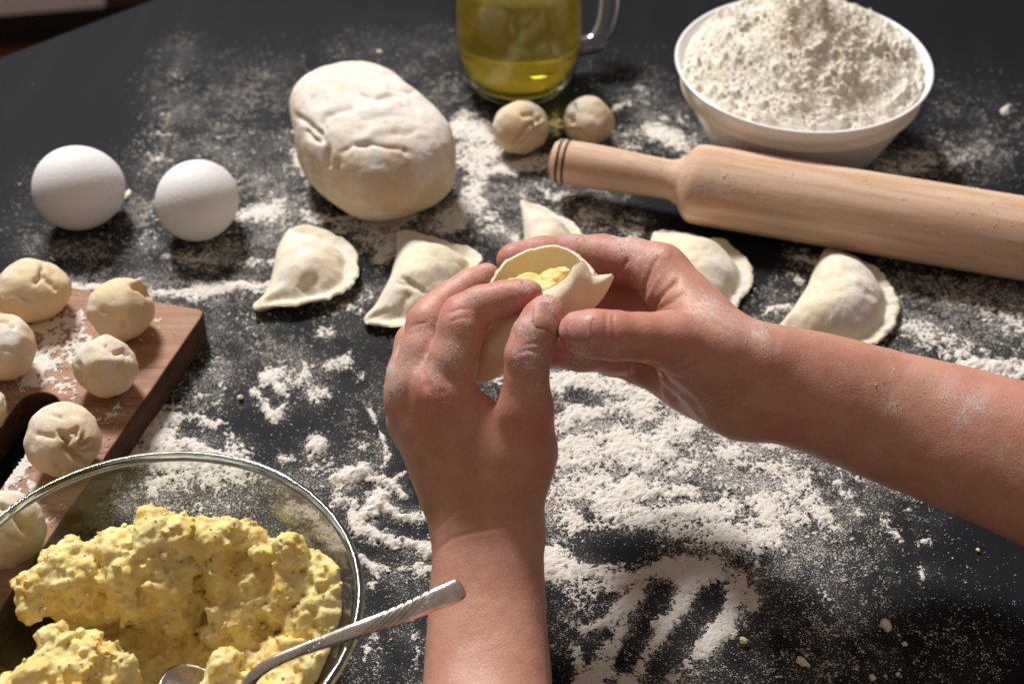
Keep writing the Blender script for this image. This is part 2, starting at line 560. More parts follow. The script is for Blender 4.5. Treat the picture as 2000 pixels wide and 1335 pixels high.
M_GROOVE = m_plain("burnt_groove", C(0.03, 0.022, 0.022), 0.7)
M_OPAL = m_plain("opal_glass", C(0.87, 0.855, 0.84), 0.18, None, 0, 0.5, 0.2)
M_BOWL = m_thin_glass("clear_glass"); M_RIM = m_glass("glass_rim", C(0.86, 0.93, 0.88))
M_JUG = m_thin_glass("jug_glass", (0.98, 0.985, 0.97), (0.82, 0.84, 0.78), 0.30); M_HANDLE = m_glass("glass_handle")
M_OIL = m_oil(); M_EGG = m_egg(); M_SILVER = m_silver()

# ------------------------------------------------------------------ flour map (photograph's layout on the table plane)
STEP = 4
GX = np.arange(-300, 2300, STEP); GY = np.arange(-60, 1560, STEP)
RX, RY = np.meshgrid(GX, GY, indexing='ij')
DUST = np.zeros(RX.shape); PILE = np.zeros(RX.shape); THICK = np.zeros(RX.shape)

def stroke(A, pts, w, s, mode='max', hard=1.0):
    d, t = seg_dist(RX, RY, pts)
    v = s * np.exp(-np.power(d / w, 2.0 * hard) * 0.9)
    if mode == 'max': np.maximum(A, v, out=A)
    elif mode == 'add': A += v
    else: A *= 1 - np.clip(v, 0, 1)
    return A

# thin dusting
for pts, w, s in [
    ([(330, 230), (300, 300)], 75, .62), ([(340, 130), (360, 110)], 45, .34), ([(440, 190), (540, 170)], 70, .38), ([(300, 290), (440, 310)], 85, .50),
    ([(430, 240), (480, 330)], 90, .48), ([(540, 150), (400, 170)], 60, .28), ([(560, 300), (600, 400)], 60, .55), ([(280, 400), (290, 470)], 45, .6),
    ([(500, 380), (560, 420)], 80, .70), ([(60, 480), (260, 490)], 40, .5), ([(30, 440), (80, 330)], 40, .22), ([(150, 560), (480, 570)], 55, .62),
    ([(420, 500), (520, 480)], 60, .62), ([(680, 105), (860, 100)], 60, .26), ([(800, 150), (880, 190)], 60, .36), ([(450, 640), (560, 700)], 80, .52),
    ([(420, 730), (380, 800)], 70, .62), ([(640, 620), (740, 590)], 60, .55), ([(730, 470), (860, 440)], 70, .6), ([(700, 700), (740, 800)], 80, .38),
    ([(560, 840), (700, 880)], 90, .32), ([(700, 850), (690, 910)], 60, .48), ([(760, 1100), (800, 1150)], 70, .50), ([(740, 1230), (720, 1335)], 50, .54),
    ([(800, 1240), (830, 1335)], 40, .50), ([(950, 380), (1260, 420)], 80, .62), ([(940, 440), (1010, 470)], 60, .6), ([(1200, 440), (1280, 450)], 40, .6),
    ([(1260, 200), (1340, 280)], 60, .56), ([(1150, 150), (1280, 150)], 60, .14), ([(1240, 240), (1200, 280)], 50, .45), ([(1720, 330), (1930, 300)], 60, .50),
    ([(1880, 230), (1990, 260)], 90, .22), ([(1540, 560), (1500, 640)], 60, .50), ([(1760, 640), (2000, 600)], 110, .60), ([(1780, 540), (1980, 640)], 80, .48),
    ([(1100, 800), (1300, 820)], 130, .85), ([(1120, 960), (1500, 900)], 170, .85), ([(1560, 930), (1700, 960)], 130, .62), ([(1450, 1100), (1600, 1060)], 150, .60),
    ([(1080, 1180), (1200, 1230)], 90, .62), ([(1300, 1200), (1300, 1330)], 150, .66), ([(1500, 1180), (1650, 1250)], 170, .40), ([(1700, 1150), (1900, 1320)], 170, .22),
    ([(1480, 1330), (1640, 1290)], 120, .38), ([(940, 690), (970, 760)], 50, .5), ([(250, 960), (600, 960)], 110, .6), ([(320, 830), (380, 880)], 90, .6), ([(600, 1050), (660, 1150)], 60, .55),
    ([(1240, 430), (1100, 380)], 60, .5), ([(850, 230), (880, 420)], 60, .4)]:
    stroke(DUST, pts, w, s)
for pts, w, s in [([(1270, 400), (1500, 470)], 55, .9), ([(1500, 500), (1440, 480)], 40, .9), ([(720, 600), (560, 640)], 28, .55), ([(1200, 1075), (1250, 1080)], 55, .7),
                  ([(640, 860), (540, 850)], 45, .5), ([(60, 250), (230, 240)], 90, .9), ([(450, 830), (600, 830)], 30, .4), ([(750, 1200), (760, 1335)], 16, .5), ([(690, 740), (720, 690)], 34, .55)]:
    stroke(DUST, pts, w, s, 'cut')
# heaped, streaked and clumped flour: points, width px, cover, height (mm)
for pts, w, s, hgt in [
    ([(60, 488), (150, 494)], 12, .52, .5), ([(320, 505), (480, 515), (540, 512)], 18, .55, .6), ([(150, 566), (320, 572), (460, 562), (530, 556)], 16, .86, 1.6),
    ([(480, 424), (540, 412)], 28, .74, 1.2), ([(330, 520), (420, 532)], 16, .5, .5), ([(330, 240), (300, 330)], 45, .44, .4), ([(340, 150), (350, 140)], 26, .36, .3), ([(400, 330), (480, 300)], 50, .36, .3),
    ([(585, 270), (590, 320), (610, 360)], 16, .80, 1.5), ([(600, 420), (680, 440), (790, 440)], 22, .76, 1.4), ([(700, 470), (735, 470)], 26, .70, 1.5),
    ([(775, 440), (760, 480), (742, 500)], 24, .84, 1.8), ([(800, 425), (760, 440)], 20, .85, 1.5), ([(850, 442), (900, 425)], 24, .80, 1.5), ([(900, 250), (950, 265)], 34, .95, 2.2), ([(915, 300), (960, 300)], 40, .9, 2),
    ([(940, 340), (905, 400), (860, 425)], 30, .80, 1.5), ([(960, 335), (1060, 318)], 22, .84, 1.6), ([(1080, 250), (1090, 240)], 18, .7, 1), ([(930, 390), (960, 450)], 34, .6, .8), ([(990, 455), (1010, 470)], 20, .7, 1),
    ([(1140, 420), (1240, 440)], 30, .62, .9), ([(1060, 370), (1120, 385)], 26, .52, .6), ([(1290, 262), (1340, 285)], 30, .78, 1.5), ([(1225, 285), (1260, 280)], 20, .62, .8), ([(1290, 225), (1330, 230)], 24, .5, .6),
    ([(1205, 215), (1225, 207)], 9, .75, 1.2), ([(1180, 255), (1250, 262)], 14, .55, .6), ([(1275, 242), (1290, 240)], 10, .7, 1), ([(1720, 325), (1890, 312)], 30, .56, .6), ([(1500, 610), (1540, 600)], 16, .70, 1.2), ([(1550, 640), (1500, 655)], 14, .6, .9),
    ([(1555, 500), (1590, 515)], 22, .62, .6), ([(1545, 540), (1560, 555)], 12, .5, .6), ([(1880, 720), (2060, 735)], 26, 1.0, 4.5), ([(1780, 640), (1900, 690)], 40, .58, .9), ([(1860, 580), (1990, 640)], 38, .58, .9), ([(1960, 600), (2060, 590)], 36, .55, .8),
    ([(515, 745), (560, 722)], 26, .80, 1.6), ([(560, 745), (530, 770)], 24, .82, 1.6), ([(490, 764), (538, 812)], 12, .84, 1.5), ([(540, 815), (552, 800)], 15, .88, 2.2), ([(590, 735), (620, 770)], 32, .62, .9), ([(640, 716), (672, 706)], 16, .80, 1.6),
    ([(610, 720), (585, 705)], 14, .6, .9), ([(700, 735), (705, 730)], 10, .7, 1.2), ([(619, 868), (622, 866)], 22, 1.15, 4.5), ([(605, 889), (606, 889)], 9, 1.0, 2.5), ([(547, 896), (566, 892)], 9, .8, 1.8),
    ([(330, 815), (300, 845), (330, 868)], 34, .92, 2.2), ([(340, 860), (420, 885)], 20, .85, 1.6), ([(360, 815), (420, 822)], 16, .66, .9), ([(440, 860), (480, 868)], 20, .5, .6),
    ([(722, 805), (745, 850), (749, 890), (738, 925)], 8, .82, 1.6), ([(690, 860), (735, 880)], 26, .45, .4), ([(600, 915), (640, 900)], 26, .48, .4), ([(660, 940), (690, 928), (712, 920)], 20, 1.12, 5.0), ([(720, 935), (760, 948), (792, 965)], 9, .92, 2.8), ([(770, 940), (800, 925)], 7, .7, 1.8),
    ([(655, 965), (690, 985), (690, 1010)], 16, .86, 2.2), ([(652, 960), (640, 1000)], 10, .55, .8), ([(744, 972), (729, 1001), (700, 1028), (736, 1050), (775, 1058), (814, 1066), (850, 1085)], 20, 1.0, 4.2), ([(750, 982), (783, 1010), (830, 1008)], 13, .98, 3.4),
    ([(705, 1085), (730, 1108), (770, 1112), (815, 1100)], 13, .88, 2.4), ([(820, 1110), (850, 1110)], 24, .72, 1.6), ([(735, 1125), (725, 1140)], 16, .66, 1), ([(780, 1150), (840, 1130)], 18, .42, .4),
    ([(720, 1240), (735, 1320)], 22, .46, .4), ([(815, 1240), (825, 1310)], 20, .52, .5), ([(260, 890), (480, 915)], 34, .94, 2.0), ([(300, 950), (420, 930)], 30, .8, 1.4), ([(340, 1000), (480, 990)], 30, .5, .6), ([(570, 990), (620, 1020), (660, 1060)], 22, .72, 1.2),
    ([(1080, 750), (1220, 745)], 34, .84, 1.6), ([(1200, 750), (1270, 790)], 26, .86, 2.0), ([(1090, 820), (1180, 800), (1270, 810)], 34, .90, 2.0), ([(1090, 890), (1200, 870), (1330, 840)], 50, .88, 1.8), ([(1230, 900), (1300, 870)], 40, .92, 2.4),
    ([(1090, 960), (1180, 940)], 40, .80, 1.4), ([(1170, 985), (1230, 955), (1340, 965)], 34, 1.0, 3.2), ([(1200, 1005), (1300, 1010), (1420, 995)], 36, .95, 2.4), ([(1360, 900), (1450, 880)], 60, .70, 1), ([(1470, 990), (1560, 1000)], 40, .84, 1.6), ([(1420, 1040), (1520, 1050)], 40, .84, 1.6),
    ([(1300, 1030), (1400, 1060)], 40, .74, 1.2), ([(1490, 860), (1530, 868)], 18, .84, 1.8), ([(1480, 910), (1560, 940)], 40, .60, .8), ([(1560, 960), (1600, 1000)], 40, .64, .9), ([(1070, 1000), (1120, 1005)], 26, .7, 1), ([(1110, 1030), (1200, 1035)], 18, .7, 1.1), ([(1230, 1040), (1250, 1020)], 14, .8, 1.4),
    ([(1075, 1105), (1200, 1118), (1340, 1122), (1400, 1112)], 38, 1.08, 2.6), ([(1070, 1080), (1090, 1120)], 22, .95, 2.2), ([(1400, 1120), (1470, 1175)], 26, .86, 1.6), ([(1262, 1155), (1205, 1205), (1145, 1240)], 25, 1.0, 1.8), ([(1345, 1140), (1305, 1215), (1262, 1270), (1230, 1340)], 30, 1.05, 2.0),
    ([(1430, 1150), (1425, 1205), (1375, 1260)], 34, 1.0, 1.6), ([(1370, 1255), (1340, 1290)], 24, .72, .9), ([(1215, 1235), (1190, 1290), (1150, 1335)], 30, 1.0, 1.8), ([(1160, 1320), (1310, 1330)], 20, .98, 2.2), ([(1120, 1260), (1130, 1300)], 18, .66, .9),
    ([(1100, 1170), (1180, 1190)], 36, .48, .5), ([(1140, 1150), (1250, 1150)], 16, .66, .8), ([(1640, 950), (1690, 1000)], 20, .66, .9), ([(1660, 900), (1620, 930)], 20, .5, .6), ([(1710, 1010), (1730, 1020)], 16, .66, 1), ([(1740, 1030), (1760, 1060)], 16, .62, 1), ([(1800, 1110), (1802, 1130)], 8, .9, 1.8),
    ([(1795, 1060), (1815, 1058)], 9, .6, .8), ([(1590, 1160), (1640, 1190)], 30, .42, .4), ([(1640, 1000), (1500, 1100)], 90, .42, .4), ([(1965, 214), (1968, 212)], 9, 1.0, 3.0), ([(950, 720), (965, 750)], 26, .6, .8), ([(660, 600), (720, 575)], 22, .52, .5), ([(620, 650), (690, 650)], 14, .55, .5), ([(380, 640), (420, 700)], 40, .34, .3)]:
    stroke(PILE, pts, w, s)
    stroke(THICK, pts, w * 1.15, hgt)
for pts, w, s in [([(1295, 1150), (1255, 1230), (1215, 1300)], 19, .93), ([(1400, 1158), (1340, 1235), (1272, 1322)], 22, .90), ([(1180, 1080), (1240, 1080)], 34, .95), ([(1140, 1060), (1150, 1075)], 20, .6),
                  ([(1110, 775), (1160, 782)], 12, .9), ([(1070, 790), (1095, 800)], 14, .6), ([(745, 1020), (800, 1035)], 13, .8), ([(720, 1070), (780, 1088)], 14, .75), ([(520, 765), (538, 788)], 8, .9), ([(1270, 975), (1360, 978)], 6, .4), ([(1160, 1250), (1185, 1240)], 12, .9)]:
    stroke(PILE, pts, w, s, 'cut'); stroke(DUST, pts, w, s * .6, 'cut')

def blur(A, it):
    for _ in range(it):
        A = (np.roll(A, 1, 0) + np.roll(A, -1, 0) + np.roll(A, 1, 1) + np.roll(A, -1, 1) + A) / 5
    return A
DUST = np.maximum(DUST, np.clip(blur(PILE, 10) * 1.0, 0, .95))

def sample(A, px, py):
    u = np.clip((px - GX[0]) / STEP, 0, len(GX) - 1.001); v = np.clip((py - GY[0]) / STEP, 0, len(GY) - 1.001)
    i, j = u.astype(int), v.astype(int); fu, fv = u - i, v - j
    return (A[i, j] * (1 - fu) + A[i + 1, j] * fu) * (1 - fv) + (A[i, j + 1] * (1 - fu) + A[i + 1, j + 1] * fu) * fv

# ------------------------------------------------------------------ table, floor, cabinet beyond the table
e0, e1 = on(0, 114), on(300, 0)
c0, c1 = on(1948, 1335), on(2000, 1287)
def cross(p, q, x=None, y=None):
    t = (x - p[0]) / (q[0] - p[0]) if x is not None else (y - p[1]) / (q[1] - p[1])
    return p + t * (q - p)
tx0, tx1, ty0, ty1 = -0.75, 0.85, 0.28, 1.62
corner = [cross(e0, e1, x=tx0), cross(e0, e1, y=ty1), np.array([tx1, ty1, 0]), cross(c0, c1, x=tx1), cross(c0, c1, y=ty0), np.array([tx0, ty0, 0])]
table = thing("table", (0.05, 0.9, -0.03), "matt black tabletop dusted all over with white flour", "table")
ys = np.unique(np.r_[np.linspace(ty0, ty1, 250), [p[1] for p in corner]])
Pc = np.array(corner)
def inside_edge(xy):
    a = (e1 - e0)[:2]; b = (c1 - c0)[:2]
    s1 = a[0] * (xy[:, 1] - e0[1]) - a[1] * (xy[:, 0] - e0[0]); s2 = b[0] * (xy[:, 1] - c0[1]) - b[1] * (xy[:, 0] - c0[0])
    o = np.array([[0.0, .7]])
    t1 = a[0] * (o[0, 1] - e0[1]) - a[1] * (o[0, 0] - e0[0]); t2 = b[0] * (o[0, 1] - c0[1]) - b[1] * (o[0, 0] - c0[0])
    return (s1 * t1 > 0) & (s2 * t2 > 0)
def row_span(y):
    xs = []
    for i in range(6):
        a, b = Pc[i], Pc[(i + 1) % 6]
        if min(a[1], b[1]) - 1e-9 <= y <= max(a[1], b[1]) + 1e-9:
            if abs(a[1] - b[1]) < 1e-9: xs += [a[0], b[0]]
            else: xs.append(a[0] + (y - a[1]) / (b[1] - a[1]) * (b[0] - a[0]))
    return min(xs), max(xs)
NC = 300
rows = []
for y in ys:
    xl, xr = row_span(y)
    rows.append(np.stack([np.linspace(xl, xr, NC), np.full(NC, y), np.zeros(NC)], 1))
TV = np.concatenate(rows)
ii, jj = np.meshgrid(np.arange(len(ys) - 1), np.arange(NC - 1), indexing='ij')
b_ = (ii * NC + jj).ravel()
TF = [tuple(q) for q in np.stack([b_, b_ + 1, b_ + NC + 1, b_ + NC], 1)]
loop = list(range(NC)) + [i * NC + NC - 1 for i in range(1, len(ys))] + [(len(ys) - 1) * NC + j for j in range(NC - 2, -1, -1)] + [i * NC for i in range(len(ys) - 2, 0, -1)]
lowi = {v: len(TV) + k for k, v in enumerate(loop)}
low = TV[loop].copy(); low[:, 2] = -0.028
tpx, tpy, _ = to_px(TV)
tdust = sample(DUST, tpx, tpy)
TVall = np.concatenate([TV, low])
for a, b in zip(loop, loop[1:] + loop[:1]):
    TF.append((b, a, lowi[a], lowi[b]))
TF.append(tuple(lowi[v] for v in loop[::-1]))
obj("tabletop", TVall, TF, M_TABLE, table, smooth=False, attrs={"dust": np.r_[tdust, np.zeros(len(low))]})
def box(lo, hi):
    lo, hi = np.array(lo), np.array(hi)
    V = np.array([[(lo, hi)[(k >> a) & 1][a] for a in range(3)] for k in range(8)])
    return V, [(0, 2, 3, 1), (4, 5, 7, 6), (0, 1, 5, 4), (2, 6, 7, 3), (0, 4, 6, 2), (1, 3, 7, 5)]
for x, y in ((-0.55, 0.45), (0.62, 0.62), (0.70, 1.45), (0.02, 1.45)):
    V, F = box((x - .03, y - .03, -0.72), (x + .03, y + .03, -0.0285))
    obj("leg", V, F, M_TABLE, table, smooth=False)

# wooden floor: planks on a sub-floor
M_PLANK = m_wood("floor_wood", C(0.20, 0.075, 0.022), C(0.12, 0.042, 0.013), (0, 0, 0), (3, 30, 30), 0.45, dusty=False)
V, F = box((-3, -1, -0.80), (3, 5, -0.742))
floor = tag(obj("floor", V, F, M_PLANK, smooth=False), kind="structure")
pm = None
for i in range(26):
    x0 = -3 + i * 0.12
    V, F = box((0, 0, 0), (0.117, 6, 0.02))
    if pm is None: pm = mesh_from("plank", V, F, M_PLANK, smooth=False)
    p = bpy.data.objects.new("plank", pm); COL.objects.link(p)
    p.parent = floor; p.location = (x0, -1, -0.74)

def cabinet():
    a, b = on(0, 33, -.665), on(210, 15, -.665)
    d = (b - a); d[2] = 0; d /= np.linalg.norm(d); nrm = np.array([-d[1], d[0], 0]);
    if nrm[1] < 0: nrm = -nrm
    root = thing("cabinet", a + np.array([0, 0, -.055]), "white cabinet front above a black plinth beyond the table's far left edge", "cabinet")
    R = np.stack([d, nrm, [0, 0, 1]], 1)
    def bx(name, x0, x1, y0, y1, z0, z1, m):
        V, F = box((x0, y0, z0), (x1, y1, z1))
        V = V @ R.T; V[:, :2] += a[:2]
        o = obj(name, V, F, m, root, smooth=False)
        bv = o.modifiers.new("bevel", 'BEVEL'); bv.width = .003; bv.segments = 2
    L = np.linalg.norm((b - a)[:2])
    bx("strip", -1.0, 1.2, .01, .5, -.738, -.668, m_plain("black_strip", C(.006, .006, .007), .6))  # near-black block filling the band below the white front
    bx("door", -1.0, L - .002, 0, .02, -.665, .1, m_plain("white_lacquer", C(.72, .76, .86), .4))
    bx("drawer_front", L + .002, 1.2, 0, .02, -.665, .1, m_plain("dark_veneer", C(.05, .043, .035), .5))
    bx("carcass", -1.0, 1.2, .022, .5, -.664, .1, m_plain("dark_carcass", C(.03, .03, .03), .6))
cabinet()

# ------------------------------------------------------------------ flour lying on the table
FS = 0.00075
fx = np.arange(-0.335, 0.405, FS); fy = np.arange(0.44, 1.00, FS)
FX, FY = np.meshgrid(fx, fy, indexing='ij')
P3 = np.stack([FX, FY, np.zeros_like(FX)], -1)
qx, qy, _ = to_px(P3.reshape(-1, 3))
# let the noise wander the outlines of the strokes
wob = np.stack([vnoise(P3.reshape(-1, 3), 90, 31) - .5, vnoise(P3.reshape(-1, 3), 90, 37) - .5], 1) * 26
dens = sample(PILE, qx + wob[:, 0], qy + wob[:, 1] * .8).reshape(FX.shape)
thick = sample(THICK, qx + wob[:, 0] * .5, qy + wob[:, 1] * .4).reshape(FX.shape) * 1e-3
du = sample(DUST, qx, qy).reshape(FX.shape)
dens = np.maximum(dens, du * 0.55)
n_big = fbm(P3, 75, 3, 2); n_mid = fbm(P3, 260, 3, 9); n_fine = vnoise(P3, 750, 4)
cov = dens + (n_big - .5) * 0.55 + (n_mid - .5) * 0.75 + (n_fine - .5) * 0.62 - 0.47
hgt = np.clip(cov, -.3, None)
cov = np.where(inside_edge(P3.reshape(-1, 3)[:, :2]).reshape(FX.shape), cov, -1)
hgt = np.clip(cov, -.3, None)
rise = 1 - np.exp(-np.clip(hgt, 0, None) * 2.2)
Z = np.where(cov > 0, 0.00012 + rise * (0.00030 + thick * (0.62 + 0.35 * n_mid)) + rise * (n_fine - .5) * 0.00034 + rise * thick * (n_big - .5) * 1.0 + rise * (n_mid - .5) * .0003, -0.0004)
Z = np.where(cov > 0, np.maximum(Z, 0.0001), Z)
crumb = 0.25 - worley(P3, 230, 8)
Z += np.where((crumb > 0) & (thick > .0017) & (cov > .1), crumb * 0.006, 0)
keep = cov > -0.02
kf = keep[:-1, :-1] | keep[1:, :-1] | keep[1:, 1:] | keep[:-1, 1:]
n1_ = len(fy)
ij = np.argwhere(kf)
q0 = ij[:, 0] * n1_ + ij[:, 1]
Q = np.stack([q0, q0 + n1_, q0 + n1_ + 1, q0 + 1], 1)
used, inv = np.unique(Q, return_inverse=True)
FV = np.stack([FX.ravel()[used], FY.ravel()[used], Z.ravel()[used]], 1)
OCT = np.array([(1, 0, 0), (0, 1, 0), (-1, 0, 0), (0, -1, 0), (0, 0, 1), (0, 0, -1)], float)
OCF = np.array([(0, 1, 4), (1, 2, 4), (2, 3, 4), (3, 0, 4), (1, 0, 5), (2, 1, 5), (3, 2, 5), (0, 3, 5)])
def grains(xy, base, r, seed):
    """loose flour grains: small rough octahedra sitting on a surface"""
    g = np.random.RandomState(seed)
    n = len(xy)
    sc = r[:, None, None] * (0.65 + .7 * g.rand(n, 6, 1))
    an = g.rand(n) * 6.28
    c_, s_ = np.cos(an)[:, None], np.sin(an)[:, None]
    o = OCT[None] * sc
    x = o[..., 0] * c_ - o[..., 1] * s_; y = o[..., 0] * s_ + o[..., 1] * c_
    V = np.stack([x + xy[:, :1], y + xy[:, 1:2], o[..., 2] * .7 + base + (r * .35)[:, None]], -1).reshape(-1, 3)
    F = (OCF[None] + (np.arange(n) * 6)[:, None, None]).reshape(-1, 3)
    return V, F
g_ = np.random.RandomState(3)
NG = 1500000
gxy = np.stack([g_.uniform(-.335, .405, NG), g_.uniform(.44, 1.0, NG)], 1)
g3 = np.c_[gxy, np.zeros(NG)]
ax_, ay_, _ = to_px(g3)
gd = sample(DUST, ax_, ay_)
on_screen = (ax_ > -30) & (ax_ < 2030) & (ay_ > -10) & (ay_ < 1365) & inside_edge(gxy)
pr = np.clip(gd - .03, 0, 1) ** 1.25 * (0.35 + 1.3 * sstep(.35, .68, fbm(g3, 70, 3, 12))) * (.15 + 1.7 * sstep(.40, .66, vnoise(g3, 330, 14))) * (sample(PILE, ax_, ay_) < .97)
sel = on_screen & (g_.rand(NG) < pr * .85)
gxy = gxy[sel]
gr_ = np.exp(g_.normal(math.log(.00021), .45, len(gxy))).clip(.00010, .0010)
GV, GF = grains(gxy, 0.0001, gr_, 5)
print("grains", len(gxy))
Fl = [tuple(q) for q in inv.reshape(Q.shape)]
Q4 = inv.reshape(Q.shape)
T3 = np.concatenate([Q4[:, [0, 1, 2]], Q4[:, [0, 2, 3]], GF + len(FV)])
cover = np.clip(.10 + cov.ravel()[used] * 1.75, 0, 1)
fl = obj("spilled_flour", np.concatenate([FV, GV]), T3, M_SPILL, attrs={"cover": np.r_[cover, np.ones(len(GV))]})
tag(fl, "white flour spilled, streaked and clumped across the black tabletop", "flour", kind="stuff")
print("flour faces", len(Q))

# ------------------------------------------------------------------ eggs
def egg(px, py, tilt_dir, tilt, label, stamp_px, L=0.0555, D=0.0485):
    u = np.linspace(0, np.pi, 60)
    prof = [(max(1e-5, D / 2 * math.sin(t) * (1 + 0.16 * math.cos(t) * -1 * 0.6)), -L / 2 * math.cos(t)) for t in u]
    V, F = lathe(prof, 80)
    ax = Vector((math.cos(tilt_dir) * math.sin(tilt), math.sin(tilt_dir) * math.sin(tilt), math.cos(tilt)))
    R = np.array(ax.to_track_quat('Z', 'Y').to_matrix())
    V = V @ R.T
    V[:, 2] -= V[:, 2].min()
    h = V[:, 2].max() / 2
    c = on(px, py, h); c[2] = 0.0003
    V = V + c
    x, y, z = to_px(V)
    st = np.exp(-((x - stamp_px[0]) ** 2 + (y - stamp_px[1]) ** 2) / stamp_px[2] ** 2) * (z < np.median(z) + .012)
    return tag(obj("egg", V, F, M_EGG, origin=c, attrs={"stamp": st}), label, "egg", "white eggs beside the dough")
egg(157, 365, math.radians(235), math.radians(62), "large white egg at far left, pink smudge on its right side", (236, 372, 22), 0.0570, 0.0482)
egg(388, 388, math.radians(255), math.radians(70), "smaller white egg between the other egg and the dough loaf", (424, 322, 14), 0.0548, 0.0456)

# ------------------------------------------------------------------ kneaded dough
def ico(sub):
    bm = bmesh.new()
    bmesh.ops.create_icosphere(bm, subdivisions=sub, radius=1)
    V = np.array([v.co[:] for v in bm.verts]); F = np.array([[v.index for v in f.verts] for f in bm.faces])
    bm.free()
    return V, F
import bmesh
ICO6 = ico(7); ICO5 = ico(6)
def superq(U, e):
    s = np.sign(U) * np.abs(U) ** e
    return s / (np.linalg.norm(np.abs(s) ** (2.0 / 1), axis=1, keepdims=True) ** .5 + 1e-9)

def loaf():
    U, F = ICO6
    n = 2.9
    r = (np.abs(U) ** n).sum(1) ** (-1 / n)
    V = U * r[:, None]
    V = V * np.array([0.0412, 0.0620, 0.0335])
    t = V[:, 1] / 0.0620
    V[:, 0] *= 1.0 - 0.11 * np.clip(t + .2, 0, 1) ** 1.6
    V[:, 2] *= 1.0 - 0.10 * np.clip(t, 0, 1)
    V[:, 2] = np.where(V[:, 2] < 0, V[:, 2] * 0.86, V[:, 2])
    V += (fbm(V, 26, 2, 3) - .5)[:, None] * U * 0.006
    a = math.radians(30)
    Rz = np.array([[math.cos(a), -math.sin(a), 0], [math.sin(a), math.cos(a), 0], [0, 0, 1]])
    V = V @ Rz.T
    V[:, 2] -= V[:, 2].min()
    V[:, 2] = np.where(V[:, 2] < 0.004, 0.004 * (V[:, 2] / 0.004) ** 2, V[:, 2])
    c = on(721, 277, 0.029); c[2] = 0.0002
    V = V + c
    N = vert_normals(V, F)
    for pts, w, d in [
        ([(665, 300), (690, 282), (730, 280), (775, 290), (800, 298)], 7, .0022), ([(662, 308), (655, 340), (652, 372), (668, 398)], 6, .0022), ([(700, 275), (760, 284), (790, 300)], 9, -.0016),
        ([(578, 225), (600, 240), (625, 262), (632, 278)], 6, .0024), ([(632, 262), (630, 240), (640, 225), (668, 214), (700, 210)], 6, .0022), ([(598, 250), (606, 268), (628, 276)], 6, .003), ([(640, 285), (638, 310), (642, 330)], 6, .0024),
        ([(700, 182), (730, 194), (765, 186), (795, 188)], 5, .0018), ([(755, 165), (780, 178), (812, 180)], 5, .0016), ([(760, 260), (790, 262), (820, 252)], 6, .0007), ([(668, 300), (720, 262), (780, 240)], 10, -.0010),
        ([(865, 285), (885, 312), (893, 330)], 6, .0016), ([(690, 215), (740, 215), (790, 205)], 12, -.0012), ([(600, 200), (640, 190)], 14, .0014), ([(610, 330), (640, 340)], 9, .0012), ([(800, 190), (815, 230)], 5, .0008),
        ([(665, 365), (700, 392), (745, 402)], 4, .0007), ([(750, 140), (770, 150)], 6, .0008), ([(620, 170), (680, 160), (720, 150)], 8, .00035), ([(700, 235), (760, 225), (830, 235)], 5, .00035), ([(650, 240), (690, 235)], 5, .00035), ([(710, 200), (720, 235), (715, 255)], 5, .00035), ([(780, 205), (830, 215), (860, 250)], 6, .00045), ([(820, 270), (850, 300), (855, 340)], 7, .00040), ([(600, 300), (625, 345)], 6, .00045), ([(655, 180), (700, 178)], 5, .00030), ([(690, 335), (720, 320), (770, 322)], 10, .00035)]:
        V = push(V, N, pts, w, d)
        N = vert_normals(V, F)
    V += N * ((fbm(V, 160, 3, 6) - .5) * 0.0012)[:, None]
    dust = sstep(-.2, .9, N[:, 2]) * .40 + .34
    x, y, z = to_px(V)
    dust *= 1 - .5 * np.exp(-(((x - 745) / 75) ** 2 + ((y - 345) / 60) ** 2))
    return tag(obj("dough_loaf", V, F, M_LOAF, origin=c, attrs={"dust": dust}), "large floured loaf of kneaded dough with folded creases", "dough")
loaf()

def ball(px, py, wpx, base, seed, creases, label, group, sx=1.0, sz=0.93, yaw=0.0, dusty=.5):
    U, F = ICO5
    c0 = on(px, py, base + 0.014)
    z = (c0 - CAMP) @ AX_F
    R = wpx / 2 * z / FPX
    V = U * np.array([R * sx, R, R * sz])
    V += U * ((fbm(U, 1.5, 2, seed) - .5) * R * .22)[:, None]
    V += U * ((fbm(U, 4.5, 2, seed + 5) - .5) * R * .07)[:, None]
    V = relax(V, F, 10, .5)
    ca, sa = math.cos(yaw), math.sin(yaw)
    V = V @ np.array([[ca, -sa, 0], [sa, ca, 0], [0, 0, 1]]).T
    V[:, 2] -= V[:, 2].min()
    k = R * .22
    V[:, 2] = np.where(V[:, 2] < k, k * (V[:, 2] / k) ** 1.8, V[:, 2])
    hh = V[:, 2].max() / 2
    c = on(px, py, base + hh); c[2] = base
    V = V + c
    N = vert_normals(V, F)
    for pts, w, d in creases:
        V = push(V, N, [(px + wpx * a, py + wpx * b) for a, b in pts], w, d * 1.3); N = vert_normals(V, F)
    V += N * ((fbm(V, 240, 3, seed) - .5) * 0.0006)[:, None]
    dust = np.clip(sstep(-.2, .8, N[:, 2]) * dusty + (fbm(V, 60, 2, seed + 2) - .45) * .9, 0, 1)
    o = obj("dough_ball", V, F, M_BALL, origin=c, attrs={"dust": dust})
    return tag(o, label, "dough ball", group)

